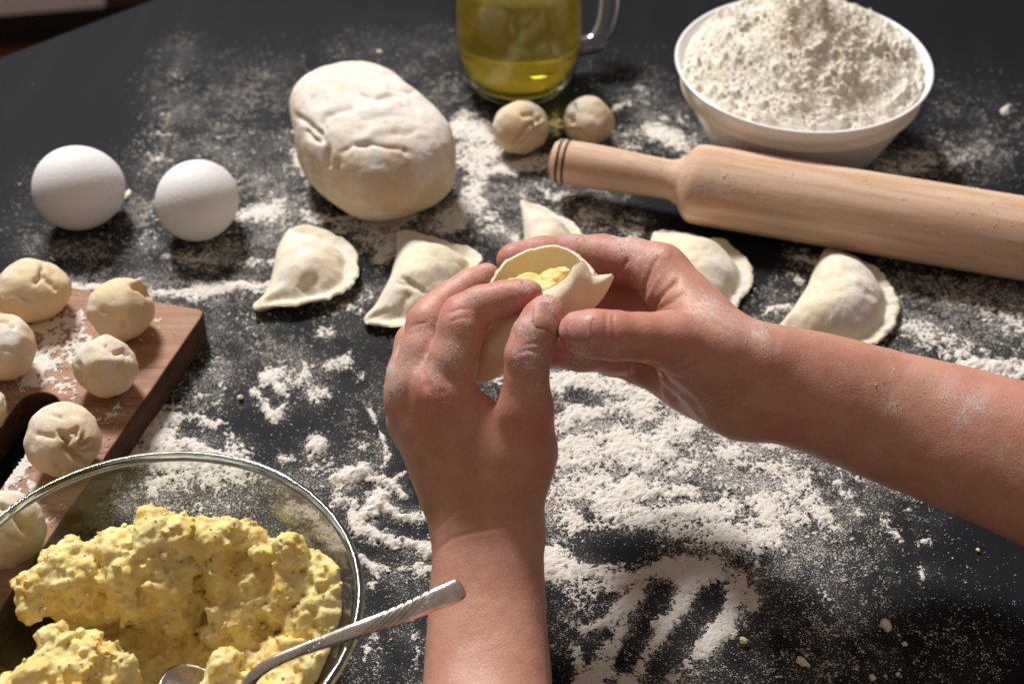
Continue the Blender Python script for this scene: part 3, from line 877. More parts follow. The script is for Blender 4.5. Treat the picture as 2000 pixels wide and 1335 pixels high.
BH = 0.0182
GB = "dough balls resting on the cutting board"; GT = "dough balls beside the oil jug"
ball(1016, 249, 108, 0, 1, [([(.38, -.18), (.1, -.02), (-.05, .18), (-.15, .3)], 4, .0022), ([(.42, -.05), (.2, .12), (-.02, .34)], 4, .0016), ([(.02, -.22), (.22, -.24), (.36, -.1)], 4, .0016), ([(.3, .3), (.1, .42), (-.15, .4)], 4, .0014), ([(.2, -.1), (.3, .1), (.44, .16)], 3, .0012)],
     "dough ball with folded seams in front of the oil jug", GT, dusty=.35)
ball(1149, 238, 100, 0, 2, [([(-.30, -.38), (-.26, -.2), (-.32, .05)], 4, .0026), ([(-.4, .16), (-.2, .18), (-.05, .3)], 4, .0014), ([(-.4, -.1), (-.3, .02)], 4, .0012)],
     "dough ball behind the rolling pin handle's end", GT, dusty=.4)
ball(66, 567, 136, BH, 3, [([(.12, -.36), (.10, -.2), (.0, -.1)], 5, .0024), ([(.1, -.2), (.25, -.1), (.34, .02)], 5, .0014), ([(-.2, .1), (0, .16)], 6, .001)],
     "oval dough ball at the far left corner of the cutting board", GB, sx=1.06, sz=.82, yaw=.4, dusty=.3)
ball(236, 604, 130, BH, 4, [([(.16, -.36), (.3, -.32), (.44, -.2)], 5, .0026), ([(.04, .16), (.05, .26)], 4, .0014), ([(-.3, 0), (-.1, .05)], 6, .0008), ([(.2, -.44), (.4, -.3)], 4, -.0016)],
     "dough ball nearest the right corner of the cutting board", GB, dusty=.3)
ball(205, 717, 125, BH, 5, [([(.12, -.2), (.3, -.26), (.4, -.16)], 5, .0024), ([(.1, -.22), (.0, -.35)], 4, .0010), ([(-.42, -.1), (-.38, .2)], 5, .0014), ([(-.2, -.1), (.1, -.12), (.4, -.05)], 9, -.0010), ([(-.1, .1), (.15, .12)], 6, .0008)],
     "round dough ball in the middle, between the corner ball and the board's hole", GB, dusty=.45)
ball(4, 680, 132, BH, 6, [([(-.1, -.45), (.1, -.4), (.2, -.3)], 5, .0022), ([(.0, .0), (.2, .05)], 6, .001)],
     "dough ball cut by the left picture edge above the board's hole", GB, dusty=.4)
ball(124, 861, 150, BH, 7, [([(-.05, -.12), (.06, -.02), (.02, .1), (.16, .2), (.28, .3)], 6, .0042), ([(.08, -.1), (.18, -.16), (.16, -.04)], 4, .0022), ([(.26, -.1), (.22, .06), (.36, .0)], 5, .0026), ([(.1, .08), (.25, .14), (.4, .12)], 5, .0022), ([(-.38, -.1), (-.1, -.05)], 6, .0012), ([(-.1, .3), (.0, .45)], 6, .0012), ([(-.2, -.36), (.0, -.3)], 5, .001)],
     "cracked dough ball beside the board's hole, just behind the glass bowl", GB, dusty=.45)
ball(-32, 800, 92, BH, 8, [([(.1, -.2), (.3, 0)], 5, .0014)], "dough ball barely showing at the left picture edge beside the board's hole", GB)
ball(10, 1030, 150, BH, 9, [([(-.1, -.3), (.1, -.2), (.3, .1)], 6, .003), ([(.0, .1), (.2, .2)], 5, .002)], "dough ball seen through the glass bowl at the left", GB, sz=1.0, dusty=.6)

# ------------------------------------------------------------------ cutting board
def board():
    edge0, edge1 = on(404, 606, BH), on(0, 1196, BH)
    back0, back1 = on(397, 600, BH), on(0, 533, BH)
    d = (edge1 - edge0)[:2]; d /= np.linalg.norm(d)
    bdir = (back1 - back0)[:2]; bdir /= np.linalg.norm(bdir)
    A = edge0[:2]
    Bp = A + d * 0.40
    Cc = Bp + bdir * 0.20
    D = A + bdir * 0.20
    # rounded corner at A
    out = []
    r = 0.006
    for t in np.linspace(0, 1, 7):
        p0, p1, p2 = A + bdir * r, A, A + d * r
        out.append((1 - t) ** 2 * p0 + 2 * t * (1 - t) * p1 + t * t * p2)
    out += [Bp, Cc, D]
    # live edge: slightly wavy
    edge_pts = [A + d * r + (Bp - A - d * r) * t for t in np.linspace(0, 1, 60)[1:-1]]
    nrm = np.array([-d[1], d[0]])
    edge_pts = [p + nrm * (float(vnoise(np.array([p[0], p[1], 0.]), 45, 3)) - .5) * 0.0022 for p in edge_pts]
    out = out[:7] + edge_pts + out[7:]
    # slot (the handle hole)
    e = [on(78, 772, BH)[:2]]
    s0 = on(74, 796, BH)[:2]
    w = 0.0105
    hole = []
    s1 = s0 + d * 0.085
    nn = np.array([-d[1], d[0]])
    for t in np.linspace(-math.pi / 2, math.pi / 2, 13):
        hole.append(s0 + w * (-d * math.cos(t) + nn * math.sin(t)))
    for t in np.linspace(-math.pi / 2, math.pi / 2, 13):
        hole.append(s1 + w * (d * math.cos(t) - nn * math.sin(t)))
    cu = bpy.data.curves.new("board_outline", 'CURVE')
    cu.dimensions = '2D'; cu.fill_mode = 'BOTH'
    cu.extrude = BH / 2 - 0.0014; cu.bevel_depth = 0.0014; cu.bevel_resolution = 2; cu.offset = -0.0014
    org = np.array([A[0], A[1], BH / 2])
    for pts in (out, hole):
        sp_ = cu.splines.new('POLY'); sp_.points.add(len(pts) - 1); sp_.use_cyclic_u = True
        for q, p in zip(sp_.points, pts): q.co = (p[0] - org[0], p[1] - org[1], 0, 1)
    tmp = bpy.data.objects.new("tmp", cu)
    me = bpy.data.meshes.new_from_object(tmp)
    bpy.data.objects.remove(tmp); 
    V = np.array([v.co[:] for v in me.vertices]) + org + np.array([0, 0, 0.0006])
    F = [tuple(p.vertices) for p in me.polygons]
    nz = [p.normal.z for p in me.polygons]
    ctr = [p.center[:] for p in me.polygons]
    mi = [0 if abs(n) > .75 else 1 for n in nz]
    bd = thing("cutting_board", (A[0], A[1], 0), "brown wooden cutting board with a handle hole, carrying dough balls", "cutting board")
    o = obj("board", V, F, [M_BOARD, M_BOARD_EDGE], bd, smooth=False, mat_index=mi)
    # a fine sheet of the top carrying the dusting belongs to the board's surface
    return bd, o, A, d, bdir, hole
board_thing, board_obj, bA, bd_, bb_, bhole = board()
def board_flour():
    B = np.zeros(RX.shape)
    for pts, w, s_ in [([(70, 640), (150, 622)], 30, .85), ([(105, 660), (60, 745)], 34, .85), ([(160, 668), (110, 715)], 26, .8), ([(150, 615), (165, 640)], 18, .7), ([(205, 815), (235, 800)], 20, .62), ([(15, 940), (62, 885)], 26, .9),
                     ([(20, 990), (60, 960)], 26, .7), ([(110, 735), (140, 770)], 24, .6), ([(300, 640), (330, 620)], 40, .25), ([(260, 660), (270, 700)], 30, .3), ([(150, 560), (170, 590)], 24, .5), ([(40, 620), (70, 640)], 30, .6), ([(100, 1010), (60, 1050)], 40, .4), ([(240, 840), (210, 870)], 26, .45)]:
        stroke(B, pts, w, s_)
    h = .0008
    x = np.arange(-.31, -.13, h); y = np.arange(.44, .80, h)
    X, Y = np.meshgrid(x, y, indexing='ij')
    p = np.stack([X, Y, np.full_like(X, BH)], -1)
    px, py, _ = to_px(p.reshape(-1, 3))
    d = sample(B, px, py).reshape(X.shape)
    hp = np.array(bhole)
    dh, _ = seg_dist(X, Y, [tuple(q) for q in hp], True)
    n2 = np.array([-bd_[1], bd_[0]])
    e_in = ((X - bA[0]) * n2[0] + (Y - bA[1]) * n2[1]); sgn = np.sign(bb_ @ n2)
    b2 = np.array([-bb_[1], bb_[0]]); e_bk = ((X - bA[0]) * b2[0] + (Y - bA[1]) * b2[1]) * np.sign(bd_ @ b2)
    hc = hp.mean(0)
    u = (X - hc[0]) * bd_[0] + (Y - hc[1]) * bd_[1]; v = (X - hc[0]) * n2[0] + (Y - hc[1]) * n2[1]
    inhole = (np.abs(v) < .0112) & (np.abs(u) < .054)
    ok = (e_in * sgn > .0022) & (e_bk > .0022) & ~inhole
    cov = np.where(ok, d + (fbm(p, 80, 3, 2) - .5) * .6 + (fbm(p, 280, 3, 9) - .5) * .8 + (vnoise(p, 800, 4) - .5) * .6 - .54, -1)
    r = 1 - np.exp(-np.clip(cov, 0, None) * 2.4)
    Zz = np.where(cov > 0, BH + .0007 + r * (.0012 + (vnoise(p, 750, 3) - .5) * .0006), BH + .0002)
    kp = cov > 0
    kf = kp[:-1, :-1] & kp[1:, 1:] | kp[1:, :-1] & kp[:-1, 1:]
    ij = np.argwhere(kf); m = len(y); q0 = ij[:, 0] * m + ij[:, 1]
    Q = np.stack([q0, q0 + m, q0 + m + 1, q0 + 1], 1)
    us, inv = np.unique(Q, return_inverse=True); Q = inv.reshape(-1, 4)
    V = np.stack([X.ravel()[us], Y.ravel()[us], Zz.ravel()[us]], 1)
    g = np.random.RandomState(8)
    k = g.randint(0, X.size, 140000)
    pr = np.clip(d.ravel()[k] + .08, 0, 1) ** 1.3 * ok.ravel()[k] * sstep(.35, .65, fbm(p.reshape(-1, 3)[k], 200, 2, 6))
    k = k[g.rand(len(k)) < pr * .6]
    GV, GF = grains(np.stack([X.ravel()[k], Y.ravel()[k]], 1) + g.uniform(-h, h, (len(k), 2)), BH + .0006, np.exp(g.normal(math.log(.00028), .4, len(k))).clip(.00012, .0009), 4)
    T = np.concatenate([Q[:, [0, 1, 2]], Q[:, [0, 2, 3]], GF + len(V)])
    tag(obj("spilled_flour", np.concatenate([V, GV]), T, M_FLOUR), "white flour dusted between the dough balls on the brown cutting board", "flour", kind="stuff")
board_flour()

# ------------------------------------------------------------------ dumplings on the table
def dumpling(outline, fold_n, centre, bulge, base_h, lift, label, seed, creases=(), dusty=.5, grp="half-moon dumplings drying on the table", dents=()):
    """outline in photo pixels, first fold_n points are the folded straight side, the rest the pinched rim"""
    P = np.array([on(x, y, base_h)[:2] for x, y in outline])
    cl = np.r_[P, P[:1]]
    n = 220
    dd = np.r_[0, np.cumsum(np.linalg.norm(np.diff(cl, axis=0), axis=1))]
    t = np.linspace(0, dd[-1], n, endpoint=False)
    O = np.stack([np.interp(t, dd, cl[:, 0]), np.interp(t, dd, cl[:, 1])], 1)
    fold = t <= dd[fold_n - 1]
    for _ in range(5):
        O = O * .5 + .25 * (np.roll(O, 1, 0) + np.roll(O, -1, 0))
    cc = on(*centre, base_h)[:2]
    O += (O - cc) / np.linalg.norm(O - cc, axis=1, keepdims=True) * (((vnoise(np.c_[O, np.zeros(n)], 300, seed) - .5) * 0.0020 + (vnoise(np.c_[O, np.zeros(n)], 90, seed + 2) - .5) * .0030) * ~fold)[:, None]
    rings = 46
    s = np.linspace(0, 1, rings) ** 0.85
    G = cc + (O - cc)[None] * s[:, None, None]          # rings, n, 2
    X, Y = G[..., 0], G[..., 1]
    d_rim, _ = seg_dist(X, Y, [tuple(p) for p in O[~fold]])
    d_fold, _ = seg_dist(X, Y, [tuple(p) for p in O[fold]])
    p3 = np.stack([X, Y, np.zeros_like(X)], -1)
    rimw = 0.0085 + (vnoise(p3, 60, seed + 3) - .5) * .003
    rad = np.linalg.norm(O - cc, axis=1)
    w_in = np.where(fold, 0.0006, 0.0088 + (vnoise(np.c_[O, np.zeros(n)], 60, seed + 3) - .5) * .004)
    for _ in range(14):
        w_in = w_in * .5 + .25 * (np.roll(w_in, 1) + np.roll(w_in, -1))
    th0 = np.arctan2(O[:, 1] - cc[1], O[:, 0] - cc[0]); od = np.argsort(th0)
    def Rin(t): return np.interp(t, np.r_[th0[od] - 2 * np.pi, th0[od], th0[od] + 2 * np.pi], np.tile((rad - w_in)[od], 3))
    gs = .0009
    bx = np.arange(O[:, 0].min() - .004, O[:, 0].max() + .004, gs); by = np.arange(O[:, 1].min() - .004, O[:, 1].max() + .004, gs)
    BX, BY = np.meshgrid(bx, by, indexing='ij')
    ins = np.hypot(BX - cc[0], BY - cc[1]) < Rin(np.arctan2(BY - cc[1], BX - cc[0]))
    u_ = np.zeros(BX.shape)
    for _ in range(1400):
        u_ = np.where(ins, .25 * (np.roll(u_, 1, 0) + np.roll(u_, -1, 0) + np.roll(u_, 1, 1) + np.roll(u_, -1, 1)) + 1, 0)
    u_ = (u_ / u_.max()) ** .62
    for _ in range(5):
        u_ = .2 * (np.roll(u_, 1, 0) + np.roll(u_, -1, 0) + np.roll(u_, 1, 1) + np.roll(u_, -1, 1) + u_)
    gu = np.clip((X - bx[0]) / gs, 0, len(bx) - 1.01); gv = np.clip((Y - by[0]) / gs, 0, len(by) - 1.01)
    iu, iv = gu.astype(int), gv.astype(int); fu, fv = gu - iu, gv - iv
    dome = (u_[iu, iv] * (1 - fu) + u_[iu + 1, iv] * fu) * (1 - fv) + (u_[iu, iv + 1] * (1 - fu) + u_[iu + 1, iv + 1] * fu) * fv
    T = 0.0016
    L = lift * sstep(0.016, 0.0, d_rim) + 0.0022 * (vnoise(p3, 55, seed + 7)) * sstep(0.014, 0, d_rim)
    edge = np.clip(1 - (1 - np.clip(np.minimum(d_rim, d_fold) / 0.0016, 0, 1)) ** 2, 0, 1) ** .5
    top = L + T * (.25 + .75 * edge) + bulge * dome * (1 + (fbm(p3, 70, 2, seed) - .5) * .35) + (fbm(p3, 300, 2, seed + 1) - .5) * .0009 + 0.0004 * np.sin(vnoise(p3, 130, seed + 4) * 9) * sstep(.011, .003, d_rim) * ~fold[None]
    bot = np.maximum(L + T * .25 - T * .4 * edge, 0.0002) * np.where(dome > .02, 0.4, 1)
    n_ = rings * n
    V = np.concatenate([np.stack([X, Y, top], -1).reshape(-1, 3), np.stack([X, Y, bot], -1).reshape(-1, 3)])
    F = []
    a = np.arange(n); b = (a + 1) % n
    for r in range(rings - 1):
        F.append(np.stack([r * n + a, (r + 1) * n + a, (r + 1) * n + b, r * n + b], 1))
        F.append(np.stack([n_ + r * n + a, n_ + r * n + b, n_ + (r + 1) * n + b, n_ + (r + 1) * n + a], 1))
    r = rings - 1
    F.append(np.stack([r * n + a, n_ + r * n + a, n_ + r * n + b, r * n + b], 1))
    F = np.concatenate(F)
    N = vert_normals(V, F)
    for pts, w, dp in creases:
        V = push(V, N, pts, w, dp); N = vert_normals(V, F)
    dust = np.clip((fbm(V, 45, 3, seed + 9) - .35) * 1.3 * dusty + .25 * dusty, 0, 1)
    for (x0, y0, rr, am) in dents:
        x, y, z = to_px(V); dust = np.clip(dust + am * np.exp(-(((x - x0) ** 2 + (y - y0) ** 2) / rr ** 2)), 0, 1)
    o = obj("dumpling", V, F, M_PIER, origin=(cc[0], cc[1], 0), attrs={"dust": dust})
    return tag(o, label, "dumpling", grp)

dumpling([(566, 452), (540, 480), (532, 525), (522, 562), (494, 600), (494, 612), (530, 606), (590, 603), (640, 592), (690, 570), (705, 538), (700, 505), (680, 480), (640, 455), (600, 446)], 6, (608, 545), .0185, .004, .0055,
         "floured dumpling at left, its pointed tip towards the cutting board", 11, [([(585, 570), (600, 552), (625, 545)], 14, .0022), ([(520, 590), (550, 585)], 6, .0006)], .75)
dumpling([(775, 452), (772, 500), (760, 545), (735, 590), (708, 622), (715, 636), (770, 643), (830, 640), (890, 610), (930, 560), (940, 505), (915, 486), (880, 478), (830, 462), (800, 452)], 6, (820, 555), .0205, .004, .004,
         "dumpling with a diagonal crack, half hidden behind the left hand's knuckles", 12, [([(780, 540), (805, 552), (835, 575)], 4, .0018), ([(770, 552), (800, 556), (815, 565)], 4, .0010), ([(775, 620), (790, 590), (800, 570)], 9, .0016), ([(712, 626), (740, 612), (760, 606)], 4, .0012)], .7)
dumpling([(1014, 394), (1020, 415), (1024, 450), (1022, 490), (1020, 530), (1050, 560), (1110, 555), (1150, 520), (1150, 470), (1125, 442), (1090, 420), (1050, 403), (1030, 398)], 5, (1070, 475), .018, .004, .003,
         "dumpling whose pointed corner shows behind the raised right index finger", 13, [], .8)
dumpling([(1276, 450), (1262, 490), (1270, 540), (1300, 600), (1350, 640), (1400, 640), (1440, 600), (1466, 560), (1472, 522), (1452, 488), (1412, 466), (1340, 456), (1300, 446)], 5, (1362, 545), .020, .004, .002,
         "smooth dumpling half hidden behind the right hand, close to the rolling pin", 14, [([(1300, 452), (1330, 462)], 6, .0006)], .25, dents=[(1420, 515, 40, .5)])
dumpling([(1612, 482), (1594, 510), (1578, 555), (1550, 598), (1516, 640), (1530, 668), (1600, 690), (1682, 688), (1722, 664), (1748, 638), (1755, 600), (1744, 560), (1730, 535), (1700, 514), (1650, 492)], 5, (1640, 600), .0215, .004, .002,
         "complete half-moon dumpling above the right forearm, nearest the rolling pin's middle", 15, [([(1590, 545), (1600, 540)], 10, .0012), ([(1660, 540), (1700, 570), (1712, 600)], 8, -.0012)], .35, dents=[(1680, 560, 40, .6), (1650, 620, 30, .4)])

# ------------------------------------------------------------------ rolling pin
def rolling_pin():
    # axis rests on the table, seen from handle end to beyond the right edge
    rb, rh = 0.0232, 0.0127
    a0 = on(1078, 312, rb); a1 = on(2000, 466, rb)
    ax = a1 - a0; ax[2] = 0; ax /= np.linalg.norm(ax)
    def along(px, py):
        p = on(px, py, rb); return float((p - a0) @ ax)
    s_neck = along(1345, 352)
    Z = ax; Y = np.array([0, 0, 1.0]); X = np.cross(Y, Z)
    R = np.stack([X, Y, Z], 1)
    root = thing("rolling_pin", (a0[0], a0[1], 0), "pale beech rolling pin with two dark rings on its handle", "rolling pin")
    def dusted(V, amt):
        return np.clip((V[:, 2] - rb) / rb * .25 + amt, 0, 1)
    sh = s_neck
    L = sh + 0.235
    prof = [(1e-5, 0.0), (rh * .62, 0.0002), (rh * .86, 0.0012), (rh * .99, 0.004)]
    g = 0.0046
    def ring(s):
        return [(rh * 1.02, s), (rh * .965, s + .0003), (rh * .965, s + .0013), (rh * 1.02, s + .0016)]
    prof += ring(g) + ring(g + 0.0038)
    prof += [(rh * 1.04, 0.02), (rh * 1.0, .04), (rh * .93, .055), (rh * .90, sh - .013), (rh * .93, sh - .009), (rh * 1.12, sh - .004), (rb * .85, sh), (rb * .955, sh + .0025), (rb * .99, sh + .005), (rb, sh + .009), (rb, L * .6), (rb, L), (rb * .8, L + .006), (rh, L + .01), (rh * .9, L + .03), (rh, L + .08), (1e-5, L + .085)]
    prof = np.array(prof)
    # keep the groove points, refine the rest
    fine = []
    for i in range(len(prof) - 1):
        m = max(1, int(np.linalg.norm(prof[i + 1] - prof[i]) / .004))
        for k in range(m): fine.append(prof[i] + (prof[i + 1] - prof[i]) * k / m)
    fine.append(prof[-1])
    fine = np.array(fine)
    V, F = lathe([tuple(p) for p in fine], 72, a0, R)
    Vl = (V - a0) @ R
    s_ = Vl[:, 2]
    mid = s_[F].mean(1); rr = np.hypot(Vl[:, 0], Vl[:, 1])[F].mean(1)
    dust = np.full(len(V), .20) + .12 * fbm(V, 40, 3, 5)
    x, y, z = to_px(V)
    for (cx, cy, r, am) in [(1374, 372, 10, .9), (1368, 385, 22, .35), (1385, 402, 26, .3), (1430, 370, 40, .18), (1500, 400, 90, .16), (1690, 350, 9, .5), (1966, 508, 12, .8), (1100, 268, 12, .5), (1720, 484, 30, .35), (1930, 460, 60, .2)]:
        dust = np.maximum(dust, am * np.exp(-((x - cx) ** 2 + (y - cy) ** 2) / r ** 2))
    body = (mid > sh - .0042)
    # parts in their own local frame so the grain runs along the pin
    def part(name, sel, mat):
        used, inv = np.unique(F[sel], return_inverse=True)
        me = mesh_from(name, Vl[used][:, [2, 0, 1]], inv.reshape(-1, 4), mat, attrs={"dust": dust[used]})
        o = bpy.data.objects.new(name, me); COL.objects.link(o)
        o.parent = root
        M = np.eye(4); M[:3, 0] = Z; M[:3, 1] = X; M[:3, 2] = Y; M[:3, 3] = a0 - np.array(root.location)
        o.matrix_local = Matrix(M.tolist())
        return o
    groove = np.zeros(len(F), bool)
    for s in (g, g + .0038):
        m = (mid > s) & (mid < s + .0016)
        part("ring", m, M_GROOVE); groove |= m
    part("roller", body, M_PIN)
    part("handle", ~body & ~groove & (mid < sh), M_PIN)
    g = np.random.RandomState(6)
    a2 = g.uniform(.2, math.pi - .1, 90000); s2 = g.uniform(0, sh + .2, 90000)
    r2 = np.interp(s2, fine[:, 1], fine[:, 0])
    Pp = a0 + (np.stack([r2 * np.cos(a2), r2 * np.sin(a2), s2], 1) @ R.T)
    qx_, qy_, _ = to_px(Pp)
    w_ = np.full(len(Pp), .012)
    for (cx, cy, r, am) in [(1374, 372, 9, 1.6), (1368, 388, 20, .35), (1388, 402, 22, .30), (1430, 370, 40, .10), (1500, 400, 80, .07), (1690, 350, 8, .6), (1966, 508, 10, 1.2), (1100, 268, 10, .6), (1720, 484, 30, .25), (1930, 460, 60, .08), (1250, 330, 60, .03)]:
        w_ = np.maximum(w_, am * np.exp(-((qx_ - cx) ** 2 + (qy_ - cy) ** 2) / r ** 2))
    kk = g.rand(len(Pp)) < w_ * (.3 + 1.4 * sstep(.4, .6, fbm(Pp, 250, 2, 3)))
    GV, GF = grains(Pp[kk][:, :2], 0, np.exp(g.normal(math.log(.0002), .4, kk.sum())).clip(.0001, .0008), 9)
    GV[:, 2] += np.repeat(Pp[kk][:, 2], 6)
    tag(obj("flour_specks", GV, GF, M_FLOUR, root), kind="stuff")
    return root
rolling_pin()

# ------------------------------------------------------------------ white bowl of flour
FB_H = 0.060
fb_c = np.array([0.3285 * (H - FB_H), 1.618 * (H - FB_H), 0]); fb_r = 0.1450 * (H - FB_H)
def flour_bowl():
    r = fb_r
    out = [(1e-5, .0010), (.040, .0010), (.042, 0), (.0445, .0006), (.0485, .0032), (.0530, .008), (.0568, .0140), (.0610, .0225), (.0650, .0310), (.0688, .0400), (.0722, .0490), (r - .0012, FB_H - .0016), (r - .0001, FB_H - .0006), (r - .0006, FB_H), (r - .0022, FB_H - .0003), (r - .0032, FB_H - .003), (.0665, .044), (.058, .024), (.050, .010), (.042, .006), (1e-5, .005)]
    P = np.array(out); 
    fine = [tuple(P[0])]
    for i in range(len(P) - 1):
        m = max(1, int(np.linalg.norm(P[i + 1] - P[i]) / .004))
        fine += [tuple(P[i] + (P[i + 1] - P[i]) * k / m) for k in range(1, m + 1)]
    V, F = lathe(fine, 128, fb_c + np.array([0, 0, .0003]))
    return tag(obj("flour_bowl", V, F, M_OPAL, origin=fb_c), "white bowl heaped with flour behind the rolling pin", "bowl")
flour_bowl()
def heap():
    n, rings = 260, 110
    a = np.linspace(0, 2 * np.pi, n, endpoint=False)
    s = np.linspace(0, 1, rings)
    rin = fb_r - .0045
    X = np.outer(s * rin, np.cos(a)); Y = np.outer(s * rin, np.sin(a))
    p = np.stack([X, Y, np.zeros_like(X)], -1)
    rr = np.hypot(X - .002, Y - .010)
    Zb = FB_H - .010 + .050 * np.clip(1 - rr / .083, 0, 1) ** 1.12
    Zb += (fbm(p, 38, 3, 4) - .5) * .016 * sstep(1, .8, s)[:, None]
    # scoop mark left by a spoon near the top
    gx0, gy0 = on(1560, 30, .088)[:2] - fb_c[:2]; gx1, gy1 = on(1572, 84, .080)[:2] - fb_c[:2]
    d, t = seg_dist(X, Y, [(gx0, gy0), (gx1, gy1)])
    Zb -= .010 * np.exp(-(d / .0062) ** 2)
    Zb += .004 * np.exp(-((d - .010) / .003) ** 2) * (X > gx0)
    Pn = np.stack([X, Y, Zb], -1)
    lump = np.clip(.62 - worley(Pn, 150, 3), 0, 1) * .0050 + np.clip(.55 - worley(Pn, 330, 5), 0, 1) * .0032
    smooth_area = 1 - .85 * np.exp(-(d / .008) ** 2)
    Zb += lump * smooth_area * (0.15 + 1.7 * sstep(.36, .66, fbm(Pn, 60, 3, 8))) + (fbm(Pn, 420, 2, 2) - .5) * .0020
    Zb[-1] = FB_H - .016; Zb[-2] = np.minimum(Zb[-2], FB_H - .009)
    V = np.stack([X, Y, Zb], -1).reshape(-1, 3) + fb_c
    q = np.arange(n); w = (q + 1) % n
    F = np.concatenate([np.stack([r * n + q, (r + 1) * n + q, (r + 1) * n + w, r * n + w], 1) for r in range(rings - 1)])
    g = np.random.RandomState(12)
    kk = g.choice(len(V) - 2 * n, 9000, replace=False)
    GV, GF = grains(V[kk][:, :2] + g.uniform(-.0012, .0012, (len(kk), 2)), 0, np.exp(g.normal(math.log(.00042), .45, len(kk))).clip(.0002, .0016), 3)
    GV[:, 2] += np.repeat(V[kk][:, 2], 6)
    F = np.concatenate([F[:, [0, 1, 2]], F[:, [0, 2, 3]], GF + len(V)]); V = np.concatenate([V, GV])
    return tag(obj("flour_heap", V, F, M_HEAP, origin=fb_c + np.array([0, 0, FB_H])), "heap of coarse white flour filling the white bowl", "flour")
heap()

# ------------------------------------------------------------------ oil jug
def jug():
    z = (H / (sp + (203 - 667.5) / FPX * cp))
    c = on(1013, 203); 
    rb = 0.030
    c = np.array([c[0], c[1] + rb * .86, 0.0003])
    s = np.linalg.norm(c - CAMP) / FPX          # metres per pixel here
    W_ = 125 * s * .985
    prof = [(1e-5, .0025), (rb * .7, .0022), (rb * .92, .0), (rb * 1.06, .0016), (W_ * .86, .010), (W_ * .94, .018), (W_ * .985, .030), (W_, .044), (W_ * .985, .058), (W_ * .93, .074), (W_ * .82, .092), (W_ * .68, .110), (W_ * .6, .128), (W_ * .62, .145), (W_ * .66, .152)]
    P = spline([(p[1] * 1.0 + i * 1e-6, p[0]) for i, p in enumerate(prof)], 70)[:, ::-1] if False else np.array(prof)
    fine = [tuple(P[0])]
    dd = np.r_[0, np.cumsum(np.linalg.norm(np.diff(P, axis=0), axis=1))]
    P2 = spline(np.c_[P[:, 0], P[:, 1]], 90)
    out = [(max(1e-5, a), b) for a, b in P2]
    V, F = lathe(out, 96, c)
    root = thing("oil_jug", c, "clear glass jug with a curved handle behind the dough balls", "jug")
    obj("glass_body", V, F, M_JUG, root)
    # handle: loop on the right
    zc = (c - CAMP) @ AX_F
    def hp(px, py): return at(px, py, zc)
    pts = [hp(1122, 92), hp(1142, 90), hp(1165, 82), hp(1180, 60), hp(1189, 25), hp(1191, -15), hp(1190, -60), hp(1165, -100), hp(1130, -120), hp(1105, -122)]
    Pp = spline(np.array(pts), 50)
    V, F = sweep(Pp, np.full(50, .0062), 18, up=(0, 1, 0), flat=[(1.15, 1.0)] * 50)
    obj("handle", V, F, M_HANDLE, root)
    zb = .0095
    base = [(1e-5, .0008)] + [(max(1e-5, a - .0004), b + .0006) for a, b in P2 if b < zb and a > rb * .3 and b >= 0]
    rtop = base[-1][0]
    base += [(rtop - .0012, zb + .0014), (rtop * .6, zb + .0006), (1e-5, zb - .0008)]
    V, F = lathe(base, 96, c)
    obj("glass_base", V, F, m_glass("thick_glass", C(.97, .97, .86)), root)
    oil = [(max(1e-5, a - .0016), max(b, .0032) if a < rb else b + .0016) for a, b in P2 if .0105 < b < .076]
    oil = [(1e-5, .0114), (oil[0][0] - .002, .0118)] + oil[1:]
    oil.append((oil[-1][0] * .5, oil[-1][1] + .0001)); oil.append((1e-5, oil[-1][1]))
    V, F = lathe(oil, 96, c)
    tag(obj("oil", V, F, M_OIL, origin=c), "golden cooking oil filling the lower part of the glass jug", "oil")
jug()

# ------------------------------------------------------------------ the two arms: one smooth surface each, grown from tapered chains
class Field:
    def __init__(self, lo, hi, h):
        self.o = np.array(lo); self.h = h
        n = np.ceil((np.array(hi) - self.o) / h).astype(int) + 1
        self.ax = [(self.o[k] + h * np.arange(n[k])).astype(np.float32) for k in range(3)]
        self.n = n
    def new(self): return np.full(tuple(self.n), 1.0, np.float32)
    def win(self, lo, hi):
        s = []
        for k in range(3):
            a = max(0, int((lo[k] - self.o[k]) / self.h)); b = min(int(self.n[k]), int((hi[k] - self.o[k]) / self.h) + 2)
            s.append(slice(a, max(b, a)))
        return tuple(s)
    def cone(self, A, a, ra, b, rb, k, pad=0.014):
        lo = np.minimum(a - ra, b - rb) - pad; hi = np.maximum(a + ra, b + rb) + pad
        w = self.win(lo, hi)
        X = self.ax[0][w[0]][:, None, None] - np.float32(a[0]); Y = self.ax[1][w[1]][None, :, None] - np.float32(a[1]); Z = self.ax[2][w[2]][None, None, :] - np.float32(a[2])
        d = (b - a).astype(np.float32)
        L = float(d @ d) + 1e-12
        t = np.clip((X * d[0] + Y * d[1] + Z * d[2]) / np.float32(L), 0, 1)
        D = np.sqrt((X - t * d[0]) ** 2 + (Y - t * d[1]) ** 2 + (Z - t * d[2]) ** 2) - (np.float32(ra) + np.float32(rb - ra) * t)
        A[w] = smin(A[w], D, k) if k else np.minimum(A[w], D)
    def chain(self, A, pts, k=0.003):
        q = [(at(x, y, z), r * z / FPX) for x, y, z, r in pts]
        assert min(p[2] - 0 * r for p, r in q) > 0
        for (p0, r0), (p1, r1) in zip(q, q[1:]):
            self.cone(A, p0, r0, p1, r1, k)

